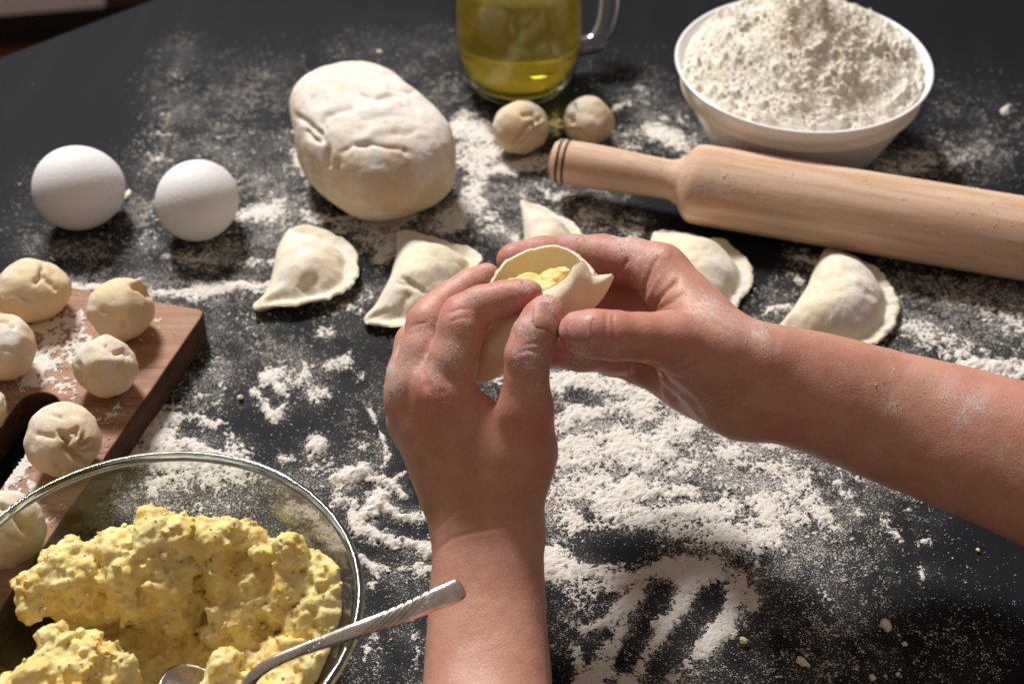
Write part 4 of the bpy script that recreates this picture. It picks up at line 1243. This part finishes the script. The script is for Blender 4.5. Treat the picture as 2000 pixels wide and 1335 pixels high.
def dense(c, n=12):
    return [tuple(p) for p in spline(np.array(c), n)]
def grow(body, fingers, kb, kf, h=0.0009):
    body = [dense(c) if len(c) > 3 else c for c in body]
    pts = [p for c in body + fingers for p in c]
    P = np.array([at(x, y, z) for x, y, z, r in pts]); R = np.array([r * z / FPX for x, y, z, r in pts])
    f = Field((P - R[:, None]).min(0) - .006, (P + R[:, None]).max(0) + .006, h)
    B = f.new()
    for c in body: f.chain(B, c, kb)
    out = B.copy()
    for c in fingers:
        G = f.new(); f.chain(G, c, 0.003)
        out = np.minimum(out, smin(B, G, kf))
    V, Q = surface_nets(out, f.o, h)
    V = relax(V, Q, 3, .5)
    return V, Q

LZ = 0.0
left_body = [
    [(980, 1040, .688, 58), (868, 768, .690, 50)], [(950, 1040, .692, 58), (818, 748, .700, 48)], [(922, 1035, .697, 54), (803, 778, .708, 44)], [(905, 1035, .70, 46), (806, 822, .718, 42)],
    [(1000, 1020, .688, 58), (1020, 880, .684, 57), (1027, 800, .678, 48)], [(985, 920, .690, 60), (925, 820, .694, 50)],
    [(926, 1060, .687, 63), (926, 1150, .678, 67), (922, 1340, .657, 76), (915, 1620, .628, 90)], [(978, 1060, .686, 63), (978, 1150, .677, 66), (982, 1340, .656, 76), (990, 1620, .628, 90)],
    [(930, 1030, .693, 60), (860, 830, .700, 52)]]
left_fingers = [
    [(866, 770, .690, 52), (886, 700, .687, 47), (901, 640, .688, 46), (906, 618, .690, 43), (940, 596, .689, 38), (985, 583, .688, 34), (1015, 576, .687, 29), (1036, 572, .686, 25)],
    [(818, 745, .700, 48), (828, 690, .700, 46), (838, 632, .704, 43), (850, 612, .707, 39), (885, 583, .712, 36), (918, 560, .715, 34), (950, 539, .717, 27)],
    [(803, 778, .708, 44), (802, 725, .709, 42), (812, 672, .716, 40), (850, 645, .726, 36), (890, 625, .732, 32), (920, 610, .735, 26)],
    [(806, 822, .718, 42), (803, 770, .722, 37), (812, 725, .730, 35), (850, 700, .738, 31), (890, 680, .742, 27)],
    [(1027, 800, .678, 48), (1028, 740, .674, 42), (1031, 695, .672, 45), (1044, 655, .673, 43), (1060, 622, .676, 39), (1069, 605, .678, 31)]]
right_body = [
    [(1465, 720, .697, 70), (1290, 530, .729, 50)], [(1470, 748, .702, 66), (1285, 610, .745, 48)], [(1470, 770, .704, 64), (1300, 690, .752, 44)], [(1462, 785, .702, 58), (1335, 750, .748, 44)],
    [(1450, 780, .697, 60), (1350, 748, .728, 56)], [(1440, 716, .692, 76), (1375, 692, .687, 68), (1310, 664, .679, 52)], [(1400, 740, .700, 66), (1340, 715, .705, 56)],
    [(1370, 640, .700, 46), (1312, 575, .722, 38)],
    [(1450, 712, .702, 68), (1500, 715, .699, 69), (1620, 746, .692, 79), (1750, 790, .684, 89), (1880, 825, .675, 94), (2000, 864, .666, 101), (2260, 935, .648, 128)],
    [(1450, 768, .703, 70), (1500, 770, .700, 71), (1620, 800, .693, 82), (1750, 841, .685, 93), (1880, 886, .676, 100), (2000, 927, .668, 110), (2260, 1030, .650, 138)]]
right_fingers = [
    [(1290, 530, .729, 50), (1240, 510, .736, 43), (1175, 502, .742, 43), (1115, 499, .741, 40), (1060, 501, .737, 38), (1003, 508, .730, 34)],
    [(1285, 610, .745, 48), (1230, 590, .755, 44), (1175, 580, .758, 42), (1110, 585, .752, 38), (1050, 592, .744, 32)],
    [(1300, 690, .752, 44), (1255, 692, .750, 41), (1205, 689, .744, 41), (1135, 686, .736, 38), (1082, 683, .729, 33)],
    [(1335, 750, .748, 44), (1250, 712, .752, 38), (1195, 700, .755, 33), (1150, 690, .755, 28)],
    [(1310, 664, .679, 52), (1250, 658, .673, 46), (1200, 655, .669, 47), (1160, 651, .668, 46), (1131, 648, .670, 41)]]

def lower(chains, f):
    return [[(x, y, z * f(x, y), r) for x, y, z, r in c] for c in chains]
HZ = 1.03
f_left = lambda x, y: float(np.interp(y, [800, 1040, 1150, 1340, 1620], [HZ, 1.045, 1.05, 1.05, 1.01]))
f_right = lambda x, y: float(np.interp(x, [1300, 1480, 1750, 2300], [HZ, 1.04, 1.075, 1.085]))
left_body, left_fingers = lower(left_body, f_left), lower(left_fingers, f_left)
right_body, right_fingers = lower(right_body, f_right), lower(right_fingers, f_right)

person = thing("person", at(1000, 1400, .70), "person seen as two bare floury hands and forearms pinching a dumpling shut", "person")

def skin_arm(V, Q, creases, reds, dusts, gain, seed):
    N = vert_normals(V, Q)
    for pts, w, d in creases:
        V = push(V, N, pts, w, d * gain, ragged=.3)
    V = relax(V, Q, 1, .25)
    N = vert_normals(V, Q)
    V = V + N * ((fbm(V, 90, 2, 4) - .5) * .0005 + (fbm(V, 420, 2, 8) - .5) * .00012)[:, None]
    N = vert_normals(V, Q)
    x, y, z = to_px(V)
    view = CAMP - V; view /= np.linalg.norm(view, axis=1, keepdims=True)
    face = sstep(-.3, .1, (N * view).sum(1))
    red = np.zeros(len(V)); du = np.full(len(V), .12)
    for cx, cy, r, a in reds: red = np.maximum(red, a * np.exp(-((x - cx) ** 2 + (y - cy) ** 2) / r ** 2))
    for cx, cy, r, a in dusts: du = np.maximum(du, min(.86, 1.4 * a) * np.exp(-((x - cx) ** 2 + (y - cy) ** 2) / r ** 2) * face)
    o = obj("arm", V, Q, M_SKIN, person, attrs={"red": red, "dust": du})
    # loose flour specks clinging to the skin
    g = np.random.RandomState(seed)
    pr = np.clip(du - .16, 0, 1) ** 1.4 * face * (.2 + 1.6 * sstep(.42, .64, fbm(V, 380, 2, 5)))
    k = np.where(g.rand(len(V)) < pr * .62)[0]
    GV, GF = grains(V[k][:, :2], 0, np.exp(g.normal(math.log(.00015), .38, len(k))).clip(.00008, .0005), seed)
    GV[:, 2] += np.repeat(V[k][:, 2], 6); GV += np.repeat(N[k], 6, 0) * .00003
    tag(obj("flour_specks", GV, GF, M_FLOUR, o, origin=np.array(parent_world(o))), kind="stuff")
    return o

VL, QL = grow(left_body, left_fingers, .012, .007)
left = skin_arm(VL, QL,
    [([(848, 1080), (880, 1050), (930, 1035), (990, 1030)], 4, .0005), ([(845, 1040), (880, 1005), (930, 985), (1000, 980)], 4, .0003), ([(870, 1062), (910, 1042), (960, 1036)], 3, .0003),
     ([(878, 612), (895, 604), (918, 603)], 3, .0005), ([(880, 628), (900, 620), (920, 622)], 3, .0004), ([(800, 640), (815, 632), (835, 630)], 3, .0005), ([(795, 655), (808, 650)], 3, .0004),
     ([(1012, 690), (1030, 682), (1062, 690), (1070, 700)], 3, .0006), ([(1012, 704), (1035, 700), (1062, 712)], 3, .0006), ([(1020, 676), (1045, 668), (1066, 676)], 3, .0004),
     ([(850, 720), (880, 745), (900, 752), (930, 755)], 5, .0004), ([(840, 698), (830, 730), (835, 760)], 7, .0012), ([(935, 735), (948, 760), (975, 772)], 5, .0003),
     ([(870, 775), (930, 790), (960, 800)], 24, -.0009), ([(868, 770)], 34, -.0018), ([(818, 742)], 24, -.0010),
     ([(1040, 830), (1050, 800)], 22, -.0010), ([(1000, 640), (1006, 660), (1000, 690)], 4, .0004), ([(1048, 640), (1075, 645), (1092, 640)], 3, .0003),
     ([(930, 1000), (900, 900), (875, 800)], 14, -.0010), ([(960, 980), (930, 900)], 8, -.0004), ([(905, 1000), (850, 860)], 12, .0005)],
    [(1040, 572, 34, 1), (960, 540, 34, 1), (1070, 610, 46, 1), (895, 610, 40, .65), (835, 630, 36, .65), (860, 775, 50, .75), (1045, 830, 50, .65), (1030, 690, 40, .65), (970, 790, 70, .25)],
    [(1030, 560, 40, .50), (950, 530, 50, .45), (900, 640, 60, .45), (880, 700, 60, .45), (830, 640, 50, .5), (800, 700, 60, .5), (1070, 590, 40, .62), (1030, 640, 40, .62), (1030, 700, 50, .6), (1040, 760, 50, .4), (770, 760, 30, .72), (765, 720, 26, .6), (870, 760, 60, .4), (850, 720, 40, .5), (920, 590, 40, .4), (772, 860, 20, .45), (800, 960, 26, .3), (900, 1270, 8, .6), (1050, 1180, 30, .3)], .8, 21)

VR, QR = grow(right_body, right_fingers, .011, .0065)
right = skin_arm(VR, QR,
    [([(1186, 605), (1184, 640), (1180, 690)], 3, .0006), ([(1196, 612), (1200, 650), (1190, 695)], 3, .0007), ([(1206, 625), (1210, 660), (1204, 690)], 3, .0003),
     ([(1226, 505), (1216, 522), (1200, 536)], 4, .0011), ([(1250, 600), (1258, 560), (1275, 520), (1285, 500)], 4, .0010), ([(1275, 598), (1300, 570), (1325, 545)], 5, .0013), ([(1262, 602), (1270, 575), (1290, 535)], 6, -.0008), ([(1262, 610), (1310, 592), (1340, 570)], 5, .0006),
     ([(1256, 708), (1275, 716), (1300, 735), (1345, 775), (1375, 815)], 5, .0013), ([(1262, 712), (1320, 712), (1350, 690)], 5, .0007), ([(1290, 725), (1340, 745), (1390, 790), (1400, 815)], 4, .0007), ([(1280, 722), (1330, 724), (1370, 706)], 4, .0005),
     ([(1233, 702), (1232, 730), (1230, 750)], 4, .0011), ([(1180, 702), (1181, 715), (1178, 726)], 4, .0008), ([(1310, 780), (1330, 770), (1350, 790), (1370, 815)], 5, .0007), ([(1245, 715), (1265, 750)], 8, .0005),
     ([(1400, 780), (1500, 800), (1620, 822)], 10, -.0005), ([(1520, 650), (1512, 690), (1520, 730)], 7, .0003), ([(1290, 490), (1310, 500)], 14, -.0006)],
    [(1120, 650, 50, 1), (1000, 500, 55, 1), (1100, 490, 70, .75), (1200, 500, 60, .6), (1200, 655, 40, .55), (1110, 690, 70, .95), (1210, 580, 60, .9), (1200, 710, 50, .6), (1360, 680, 50, .35), (1560, 760, 70, .25), (1290, 500, 40, .3)],
    [(1020, 470, 60, .42), (1120, 470, 60, .52), (1220, 475, 50, .6), (1250, 500, 40, .5), (1270, 490, 40, .5), (1380, 600, 60, .52), (1420, 630, 50, .5), (1480, 650, 34, .58), (1500, 680, 26, .45), (1130, 690, 50, .62), (1110, 610, 30, .5), (1200, 690, 40, .42), (1350, 740, 60, .34), (1400, 780, 50, .34), (1090, 640, 24, .7), (1265, 560, 40, .4),
     (1895, 790, 34, .74), (1880, 815, 26, .66), (1915, 795, 26, .66), (1745, 790, 26, .55), (1735, 770, 30, .4), (1850, 770, 40, .5), (1800, 760, 60, .3), (1740, 730, 26, .4), (1960, 880, 30, .4), (1000, 500, 40, .45)], .85, 22)

def nail(centre, axis, normal, L, Wd, curv, rise=.0004):
    """curved plate lying on a fingertip"""
    axis = axis / np.linalg.norm(axis)
    normal = normal - axis * (normal @ axis); normal /= np.linalg.norm(normal)
    side = np.cross(normal, axis)
    n, m = 22, 18
    u = np.linspace(-1, 1, n); v = np.linspace(-1, 1, m)
    Vt, Vb = [], []
    for a in u:
        for b in v:
            wd = Wd * (1 - .10 * (a < 0) * a * a) * math.sqrt(max(0, 1 - max(0, abs(a) - .45) ** 2 * 1.9))
            th = b * wd / curv
            p = centre + axis * (a * L - .10 * L * b * b) + side * (curv * math.sin(th)) + normal * (curv * (math.cos(th) - 1) - .0004 * a * a - .0014 * (a < -.25) * (a + .25) ** 2 + rise)
            Vt.append(p); Vb.append(p - normal * .0006)
    V = np.array(Vt + Vb); k = n * m
    F = []
    for i in range(n - 1):
        for j in range(m - 1):
            q = i * m + j
            F.append((q, q + 1, q + m + 1, q + m)); F.append((k + q, k + q + m, k + q + m + 1, k + q + 1))
    rim = [j for j in range(m)] + [i * m + m - 1 for i in range(1, n)] + [(n - 1) * m + j for j in range(m - 2, -1, -1)] + [i * m for i in range(n - 2, 0, -1)]
    for a, b in zip(rim, rim[1:] + rim[:1]): F.append((b, a, k + a, k + b))
    return V, np.array(F)

def ray_hit(V, px, py):
    x, y, z = to_px(V)
    d = np.hypot(x - px, y - py)
    i = np.where(d < 8)[0]
    return V[i[np.argmin(z[i])]]
def add_nail(arm, V, Q, px, py, pa, L, Wd, curv, tilt=(0, 0, 0)):
    p = ray_hit(V, px, py); q = ray_hit(V, *pa)
    N = vert_normals(V, Q); nr = N[((V - p) ** 2).sum(1) < .0035 ** 2]; nr = nr.mean(0) + np.array(tilt)
    Vn, Fn = nail(p, q - p, nr, L, Wd, curv)
    obj("fingernail", Vn, Fn, M_NAIL, arm, origin=np.array(parent_world(arm)))
add_nail(right, VR, QR, 1123, 634, (1104, 632), .0052, .0062, .0092, (0, 0, .1))
add_nail(left, VL, QL, 1071, 608, (1077, 590), .0062, .0060, .0090, (.1, 0, .05))

# ------------------------------------------------------------------ the dumpling being closed
def held():
    n = 90
    A = spline([(938, 652, .700), (975, 622, .697), (1020, 594, .693), (1060, 571, .690), (1100, 548, .688), (1116, 532, .687), (1124, 516, .687), (1135, 511, .688), (1144, 520, .689), (1152, 537, .690), (1165, 541, .691), (1195, 537, .692)], n)
    Bk = spline([(940, 640, .703), (950, 580, .708), (962, 545, .711), (985, 513, .714), (1012, 496, .717), (1040, 487, .718), (1085, 481, .718), (1112, 488, .717), (1132, 501, .714), (1150, 520, .709), (1163, 537, .704), (1188, 541, .694)], n)
    Fo = spline([(930, 700, .703), (936, 742, .704), (958, 738, .704), (985, 722, .703), (1020, 695, .702), (1060, 664, .702), (1100, 640, .702), (1135, 618, .701), (1156, 600, .699), (1172, 582, .697), (1186, 560, .695), (1195, 541, .693)], n)
    m = 26
    v = np.linspace(0, 1, m)
    def sheet(E, bul, seed):
        G = np.zeros((n, m, 3))
        for i in range(n):
            for j, t in enumerate(v):
                p = E[i] * (1 - t) + Fo[i] * t
                p = p + np.array([0, 0, bul * math.sin(math.pi * min(1, t * 1.0)) * math.sin(math.pi * i / (n - 1)) ** .7])
                G[i, j] = at(p[0], p[1], p[2] * HZ)
        rag = (fbm(G[:, 0], 300, 2, seed) - .5) * .0022
        G[:, 0, 2] += rag
        G += ((fbm(G, 120, 2, seed) - .5) * .0012)[..., None] * np.array([0, -.6, .8])
        return G
    f1 = sheet(A, -.010, 3); f2 = sheet(Bk, .012, 5)
    # one continuous folded sheet: front lip -> fold -> back lip
    G = np.concatenate([f1, f2[:, ::-1][:, 1:]], 1)
    mm = G.shape[1]
    V = G.reshape(-1, 3)
    F = np.array([(i * mm + j, i * mm + j + 1, (i + 1) * mm + j + 1, (i + 1) * mm + j) for i in range(n - 1) for j in range(mm - 1)])
    N = vert_normals(V, F)
    k = len(V)
    th = .00095
    V2 = np.concatenate([V + N * th, V - N * th])
    F2 = [F, F[:, ::-1] + k]
    rim = [j for j in range(mm)] + [i * mm + mm - 1 for i in range(1, n)] + [(n - 1) * mm + j for j in range(mm - 2, -1, -1)] + [i * mm for i in range(n - 2, 0, -1)]
    r1 = np.array(rim); r2 = np.roll(r1, -1)
    F2.append(np.stack([r1, k + r1, k + r2, r2], 1)[:, ::-1])
    F2 = np.concatenate(F2)
    root = thing("open_dumpling", at(1060, 640, .721), "half-closed dumpling held open between both hands, potato filling showing", "dumpling")
    o = obj("dough_sheet", V2, F2, M_HELD, root, attrs={"dust": np.full(len(V2), .25)})
    # filling
    U, Fi = ICO5
    P0 = [(a, b, c * HZ, d) for a, b, c, d in [(1000, 564, .706, 20), (1040, 561, .709, 28), (1080, 553, .710, 26), (1106, 541, .708, 17), (1060, 585, .703, 36), (1020, 605, .703, 34)]]
    f = Field(np.min([at(a, b, c) for a, b, c, d in P0], 0) - .014, np.max([at(a, b, c) for a, b, c, d in P0], 0) + .014, .0008)
    D = f.new()
    for a, b, c, r in P0:
        p = at(a, b, c); f.cone(D, p, r * c / FPX, p + 1e-4, r * c / FPX, .004)
    XX = np.stack(np.meshgrid(*f.ax, indexing='ij'), -1)
    D += (fbm(XX, 170, 3, 3) - .5) * .007
    Vf, Qf = surface_nets(D, f.o, f.h)
    obj("filling", Vf, Qf, M_MASH, root)
held()

# ------------------------------------------------------------------ glass bowl, mashed potato, spoon
GB_H = 0.070
gb = np.array([-0.2810 * (H - GB_H), 0.8340 * (H - GB_H), 0.0]); gr = 0.1660 * (H - GB_H)
def inner_r(h):
    """inside radius of the bowl at height h"""
    return np.interp(h, [0, .004, .010, .02, .035, .05, .07], [.0, .036, .046, .056, .068, .0765, gr - .0035])
def glass_bowl():
    root = thing("glass_bowl", gb + np.array([0, 0, .0004]), "clear glass bowl of mashed potato in the near left corner", "bowl")
    hs = np.r_[np.linspace(0, .012, 10), np.linspace(.015, GB_H - .0035, 26)]
    prof_out = [(1e-5, .0)] + [(float(inner_r(h + .0035)) + .002, float(h)) for h in hs]
    prof_in = [(float(inner_r(h)) , float(h)) for h in hs[::-1] if h > .005] + [(1e-5, .0052)]
    V, F = lathe(prof_out + prof_in, 140, root.location)
    obj("glass_wall", V, F, M_BOWL, root)
    a = np.linspace(0, 2 * np.pi, 14)
    rim = [(gr - .0018 + .0020 * math.cos(t), GB_H - .0026 + .0026 * math.sin(t)) for t in a]
    V, F = lathe(rim, 160, root.location)
    obj("glass_rim", V, F, M_RIM, root)
glass_bowl()

def mash():
    h = .00105
    f = Field(gb + np.array([-gr, -gr, .004]), gb + np.array([gr, gr, .082]), h)
    D = f.new() * .05
    def blob(px, py, hh, r, flat=1.0):
        p = on(px, py, hh); z = (p - CAMP) @ AX_F; R = r * z / FPX
        f.cone(D, p - np.array([0, 0, R]) , R, p - np.array([0, 0, R * 1.6 + .004]), R * 1.1, .007)
    for b in [(72, 1125, .058, 34), (52, 1140, .054, 24), (130, 1082, .061, 52), (215, 1045, .065, 50), (300, 1022, .066, 46), (355, 1012, .069, 40), (420, 1028, .067, 42), (470, 1025, .066, 34), (520, 1050, .063, 36), (560, 1075, .061, 38), (612, 1092, .060, 36), (650, 1125, .058, 40), (668, 1180, .054, 38),
              (250, 1090, .055, 60), (330, 1085, .055, 60), (430, 1085, .052, 60), (490, 1110, .052, 56), (560, 1150, .047, 54), (620, 1200, .045, 52), (150, 1120, .050, 50),
              (390, 1165, .026, 50), (446, 1185, .040, 34), (520, 1200, .034, 46), (280, 1150, .024, 56), (190, 1155, .028, 46), (590, 1250, .040, 56), (640, 1240, .044, 40), (500, 1240, .030, 48), (446, 1215, .036, 36),
              (330, 1210, .016, 74), (240, 1210, .015, 60), (400, 1260, .017, 70), (540, 1290, .035, 60), (610, 1310, .036, 50), (330, 1290, .018, 80), (520, 1345, .036, 66), (438, 1300, .042, 36), (462, 1335, .042, 40), (425, 1345, .038, 34),
              (125, 1240, .056, 52), (165, 1262, .054, 50), (90, 1275, .056, 50), (50, 1310, .056, 52), (150, 1310, .052, 52), (200, 1300, .046, 44), (20, 1345, .054, 56), (110, 1345, .052, 60), (215, 1340, .042, 50), (185, 1228, .052, 26)]:
        blob(*b)
    # a floor of potato in the bowl
    Z = f.ax[2][None, None, :]; X = f.ax[0][:, None, None] - gb[0]; Y = f.ax[1][None, :, None] - gb[1]
    rad = np.sqrt(X * X + Y * Y)
    cx, cy = on(300, 1260, .014)[:2] - gb[:2]
    D = smin(D, (Z - .014) + np.clip(np.hypot(X - cx, Y - cy) - .045, 0, 1) * .9 + 0 * rad, .008)
    # soft lumps of potato pressed into each other: low swell, then thousands of rounded crumbs, then grain
    def band(w):
        ii = np.argwhere(np.abs(D) < w)
        return ii, np.stack([f.ax[k][ii[:, k]] for k in range(3)], 1)
    ii, P = band(.012)
    D[ii[:, 0], ii[:, 1], ii[:, 2]] += ((fbm(P, 48, 2, 3) - .5) * .008 + (1 - np.exp(-(worley(P + (np.stack([fbm(P, 170, 2, 21), fbm(P, 170, 2, 22), fbm(P, 170, 2, 23)], 1) - .5) * .010, 66, 4) / .45) ** 2) - .6) * .0050).astype(np.float32)
    inside = np.maximum(D, rad - (inner_r(f.ax[2]) - .0014)[None, None, :].astype(np.float32))
    V0, Q0 = surface_nets(inside.astype(np.float32), f.o, h)
    N0 = vert_normals(V0, Q0)
    g = np.random.RandomState(31)
    cand = np.where(N0[:, 2] > -.25)[0]
    for r_med, cnt, k_ in ((.0050, 150, .0032), (.0027, 600, .0017), (.0014, 2400, .0008)):
        for i in g.choice(cand, cnt, replace=False):
            r = float(np.clip(r_med * math.exp(g.normal(0, .28)), .0008, .008))
            msk = float(fbm(V0[i][None], 45, 2, 9)[0])
            if r_med < .002 and msk < .44: continue
            p = V0[i] - N0[i] * r * g.uniform(.08, .65)
            q = p + g.normal(0, 1, 3) * r * .55
            f.cone(D, p, r, q, r * g.uniform(.55, .9), k_, pad=.004)
    ii, P = band(.006)
    D[ii[:, 0], ii[:, 1], ii[:, 2]] += ((fbm(P, 400, 3, 7, .7) - .5) * .0040 + (1 - np.exp(-(worley(P, 190, 5) / .42) ** 2) - .6) * .0014).astype(np.float32)
    # stay inside the glass
    D = np.maximum(D, rad - (inner_r(f.ax[2]) - .0006)[None, None, :].astype(np.float32))
    D = np.maximum(D, (f.o[2] + .0026) - Z)
    V, Q = biggest(*surface_nets(D.astype(np.float32), f.o, h))
    g = np.random.RandomState(4)
    N = vert_normals(V, Q)
    k = g.choice(np.where(N[:, 2] > .1)[0], 300, replace=False)
    rr = np.exp(g.normal(math.log(.00062), .4, len(k))).clip(.0003, .0016)
    cv, cf = ico(2)
    CVs = (cv[None] * (rr[:, None, None] * (.6 + .8 * g.rand(len(k), len(cv), 1))) + (V[k] + N[k] * rr[:, None] * .35)[:, None]).reshape(-1, 3)
    CFs = (cf[None] + (np.arange(len(k)) * len(cv))[:, None, None]).reshape(-1, 3) + len(V)
    rq = np.hypot(CVs[:, 0] - gb[0], CVs[:, 1] - gb[1]); lim = inner_r(CVs[:, 2]) - .0005
    sc = np.minimum(1, lim / np.maximum(rq, 1e-6))
    CVs[:, 0] = gb[0] + (CVs[:, 0] - gb[0]) * sc; CVs[:, 1] = gb[1] + (CVs[:, 1] - gb[1]) * sc
    V = np.concatenate([V, CVs]); Q = np.concatenate([Q[:, [0, 1, 2]], Q[:, [0, 2, 3]], CFs])
    tag(obj("mashed_potato", V, Q, M_MASH, origin=gb + np.array([0, 0, .006])), "crumbly yellow mashed potato piled in the glass bowl", "mashed potato")
mash()

def spoon():
    pts = [(905, 1144, .083), (885, 1156, .0815), (850, 1170, .080), (790, 1196, .077), (730, 1218, .0745), (690, 1232, .0733), (640, 1250, .0705), (590, 1268, .068), (550, 1284, .066), (520, 1300, .0635), (497, 1318, .060), (483, 1338, .055), (474, 1362, .050), (455, 1390, .045), (430, 1405, .043)]
    P = np.array([on(*p) for p in pts])
    NS = 420
    P = spline(P, NS)
    s = np.linspace(0, 1, NS)
    wid = np.interp(s, [0, .004, .012, .03, .08, .16, .28, .42, .55, .68, .8, 1], [.0008, .0030, .0040, .0047, .0047, .0041, .0036, .0032, .0027, .0023, .0024, .0030])
    thk = np.interp(s, [0, .03, .2, .5, .75, 1], [.35, .55, .6, .75, .8, .6])
    V, F = sweep(P, wid, 40, up=(0.15, -.75, .65), flat=[(1, t) for t in thk])
    nring = 40
    ring = np.clip(np.arange(len(V)) // nring, 0, NS - 1); ang = (np.arange(len(V)) % nring) / nring * 2 * np.pi
    sv = s[ring]
    ctr = P[ring]
    side = np.cos(ang)
    gro = np.zeros(len(V)); dz = np.zeros(len(V))
    for k in range(6):
        sc = .20 + .034 * k
        g = np.exp(-((sv + side * .075 - sc) / .0062) ** 2)
        lo = .85 if k not in (0,) else .5
        gro = np.maximum(gro, g * lo); dz -= g * .00022
    for k in range(4):
        sc = .60 + .012 * k
        g = np.exp(-((sv + side * .04 - sc) / .004) ** 2); gro = np.maximum(gro, g * .6); dz -= g * .00022
    out = V - ctr; out /= np.linalg.norm(out, axis=1, keepdims=True) + 1e-9
    V = V + out * dz[:, None]
    root = thing("spoon", P[NS * 2 // 5], "tarnished silver spoon with a grooved handle, leaning on the glass bowl's rim", "spoon")
    used = V
    me_F = [tuple(f) for f in F]
    obj("handle", V, me_F, M_SILVER, root, attrs={"groove": gro})
    # beads beside the grooves
    bv, bf = ico(3)
    seg = np.gradient(P, axis=0); 
    bm_ = None
    beads = []
    for base_s, cnt, rr, spread in ((.165, 8, .00036, .55), (.585, 4, .00045, .45)):
        for k in range(cnt):
            q = -spread + 2 * spread * k / (cnt - 1)
            sc = base_s - q * .075
            i = int(np.clip(sc, 0, 1) * (NS - 1))
            t = seg[i] / np.linalg.norm(seg[i]); sd = np.cross(t, (0.15, -.75, .65)); sd /= np.linalg.norm(sd); up = np.cross(sd, t)
            p = P[i] + sd * wid[i] * q + up * wid[i] * thk[i] * math.sqrt(1 - q * q) 
            beads.append((p, rr))
    me0 = None
    for p, rr in beads:
        if me0 is None or True:
            o = obj("bead", bv * rr + p, bf, M_SILVER, root, origin=p, attrs={"groove": np.zeros(len(bv))})
    # the bowl of the spoon, half sunk in potato
    c = on(368, 1354, .030)
    d = P[-1] - c; d[2] *= .4; d /= np.linalg.norm(d)
    nrm = np.array([0.05, -.35, .93]); nrm -= d * (nrm @ d); nrm /= np.linalg.norm(nrm); sd = np.cross(nrm, d)
    n, m = 40, 14
    Vt = [c - nrm * .006]
    for j in range(1, m + 1):
        r = j / m
        for i in range(n):
            a = 2 * math.pi * i / n
            lx = .0195 * r * math.cos(a); ly = .0125 * r * math.sin(a) * (1 + .12 * math.cos(a))
            Vt.append(c + d * lx + sd * ly - nrm * .006 * (1 - r * r))
    V = np.array(Vt)
    F = [(0, 1 + i, 1 + (i + 1) % n) for i in range(n)]
    for j in range(m - 1):
        for i in range(n):
            a = 1 + j * n + i; b = 1 + j * n + (i + 1) % n
            F.append((a, a + n, b + n, b))
    k = len(V)
    V = np.concatenate([V, V - nrm * .0009])
    F = F + [tuple(k + q for q in f[::-1]) for f in F]
    for i in range(n):
        a = 1 + (m - 1) * n + i; b = 1 + (m - 1) * n + (i + 1) % n
        F.append((a, k + a, k + b, b))
    obj("spoon_bowl", V, F, M_SILVER, root, attrs={"groove": np.full(len(V), .45)})
spoon()

# ------------------------------------------------------------------ dough crumbs scattered on the table
def crumb(px, py, rpx, flat, label, seed, group=None, col=None):
    U, F = ico(4)
    c = on(px, py, 0.001); z = (c - CAMP) @ AX_F; R = rpx * z / FPX
    V = U * np.array([R * flat, R, R * .8]) * .8 * (0.35 + 1.2 * fbm(U, 1.9, 3, seed))[:, None]
    a = seed * 1.3
    V = V @ np.array([[math.cos(a), -math.sin(a), 0], [math.sin(a), math.cos(a), 0], [0, 0, 1]])
    V[:, 2] -= V[:, 2].min(); c[2] = .0002
    tag(obj("crumb", V + c, F, M_HELD, origin=c, attrs={"dust": np.full(len(V), .3)}), label, "crumb", group)
GCR = "dough crumbs on the bare table"
crumb(1729, 1223, 13, 1.3, "largest dough crumb, lying on the bare table below the right forearm", 1, GCR)
crumb(1452, 1253, 10, 1.0, "yellowish dough crumb to the right of the finger-swiped flour streaks", 2, GCR)
crumb(1567, 1294, 11, 1.6, "flaky dough crumb near the bottom edge, between the yellowish crumb and the largest one", 3, GCR)
crumb(1767, 1257, 6, 1.2, "small dough crumb just below and right of the largest crumb", 4, GCR)
crumb(1704, 1324, 8, 1.0, "dough crumb touching the bottom edge of the picture, right of the swiped flour", 5, GCR)
crumb(1753, 1316, 5, 1.0, "tiny dough crumb at the bottom, right of the crumb touching the picture edge", 6, GCR)
crumb(1910, 1074, 5, 1.0, "tiny dough crumb on the dark table closest to the right forearm's underside", 7, GCR)
crumb(469, 777, 7, 1.0, "round dough crumb left of the flour patch in front of the two floured dumplings", 8, GCR)
crumb(347, 839, 6, 1.0, "dough crumb in the flour between cutting board and glass bowl", 9, GCR)
crumb(1268, 805, 6, 1.2, "dough crumb on the flour directly below the right palm", 10, GCR)
crumb(250, 381, 7, 2.2, "flat dough flake against the right side of the left egg", 11, GCR)
crumb(229, 412, 6, 1.3, "dough scrap tucked under the left egg's right side", 12, GCR)
crumb(740, 103, 6, 1.0, "dough crumb alone on the dark table behind the dough loaf", 13, GCR)
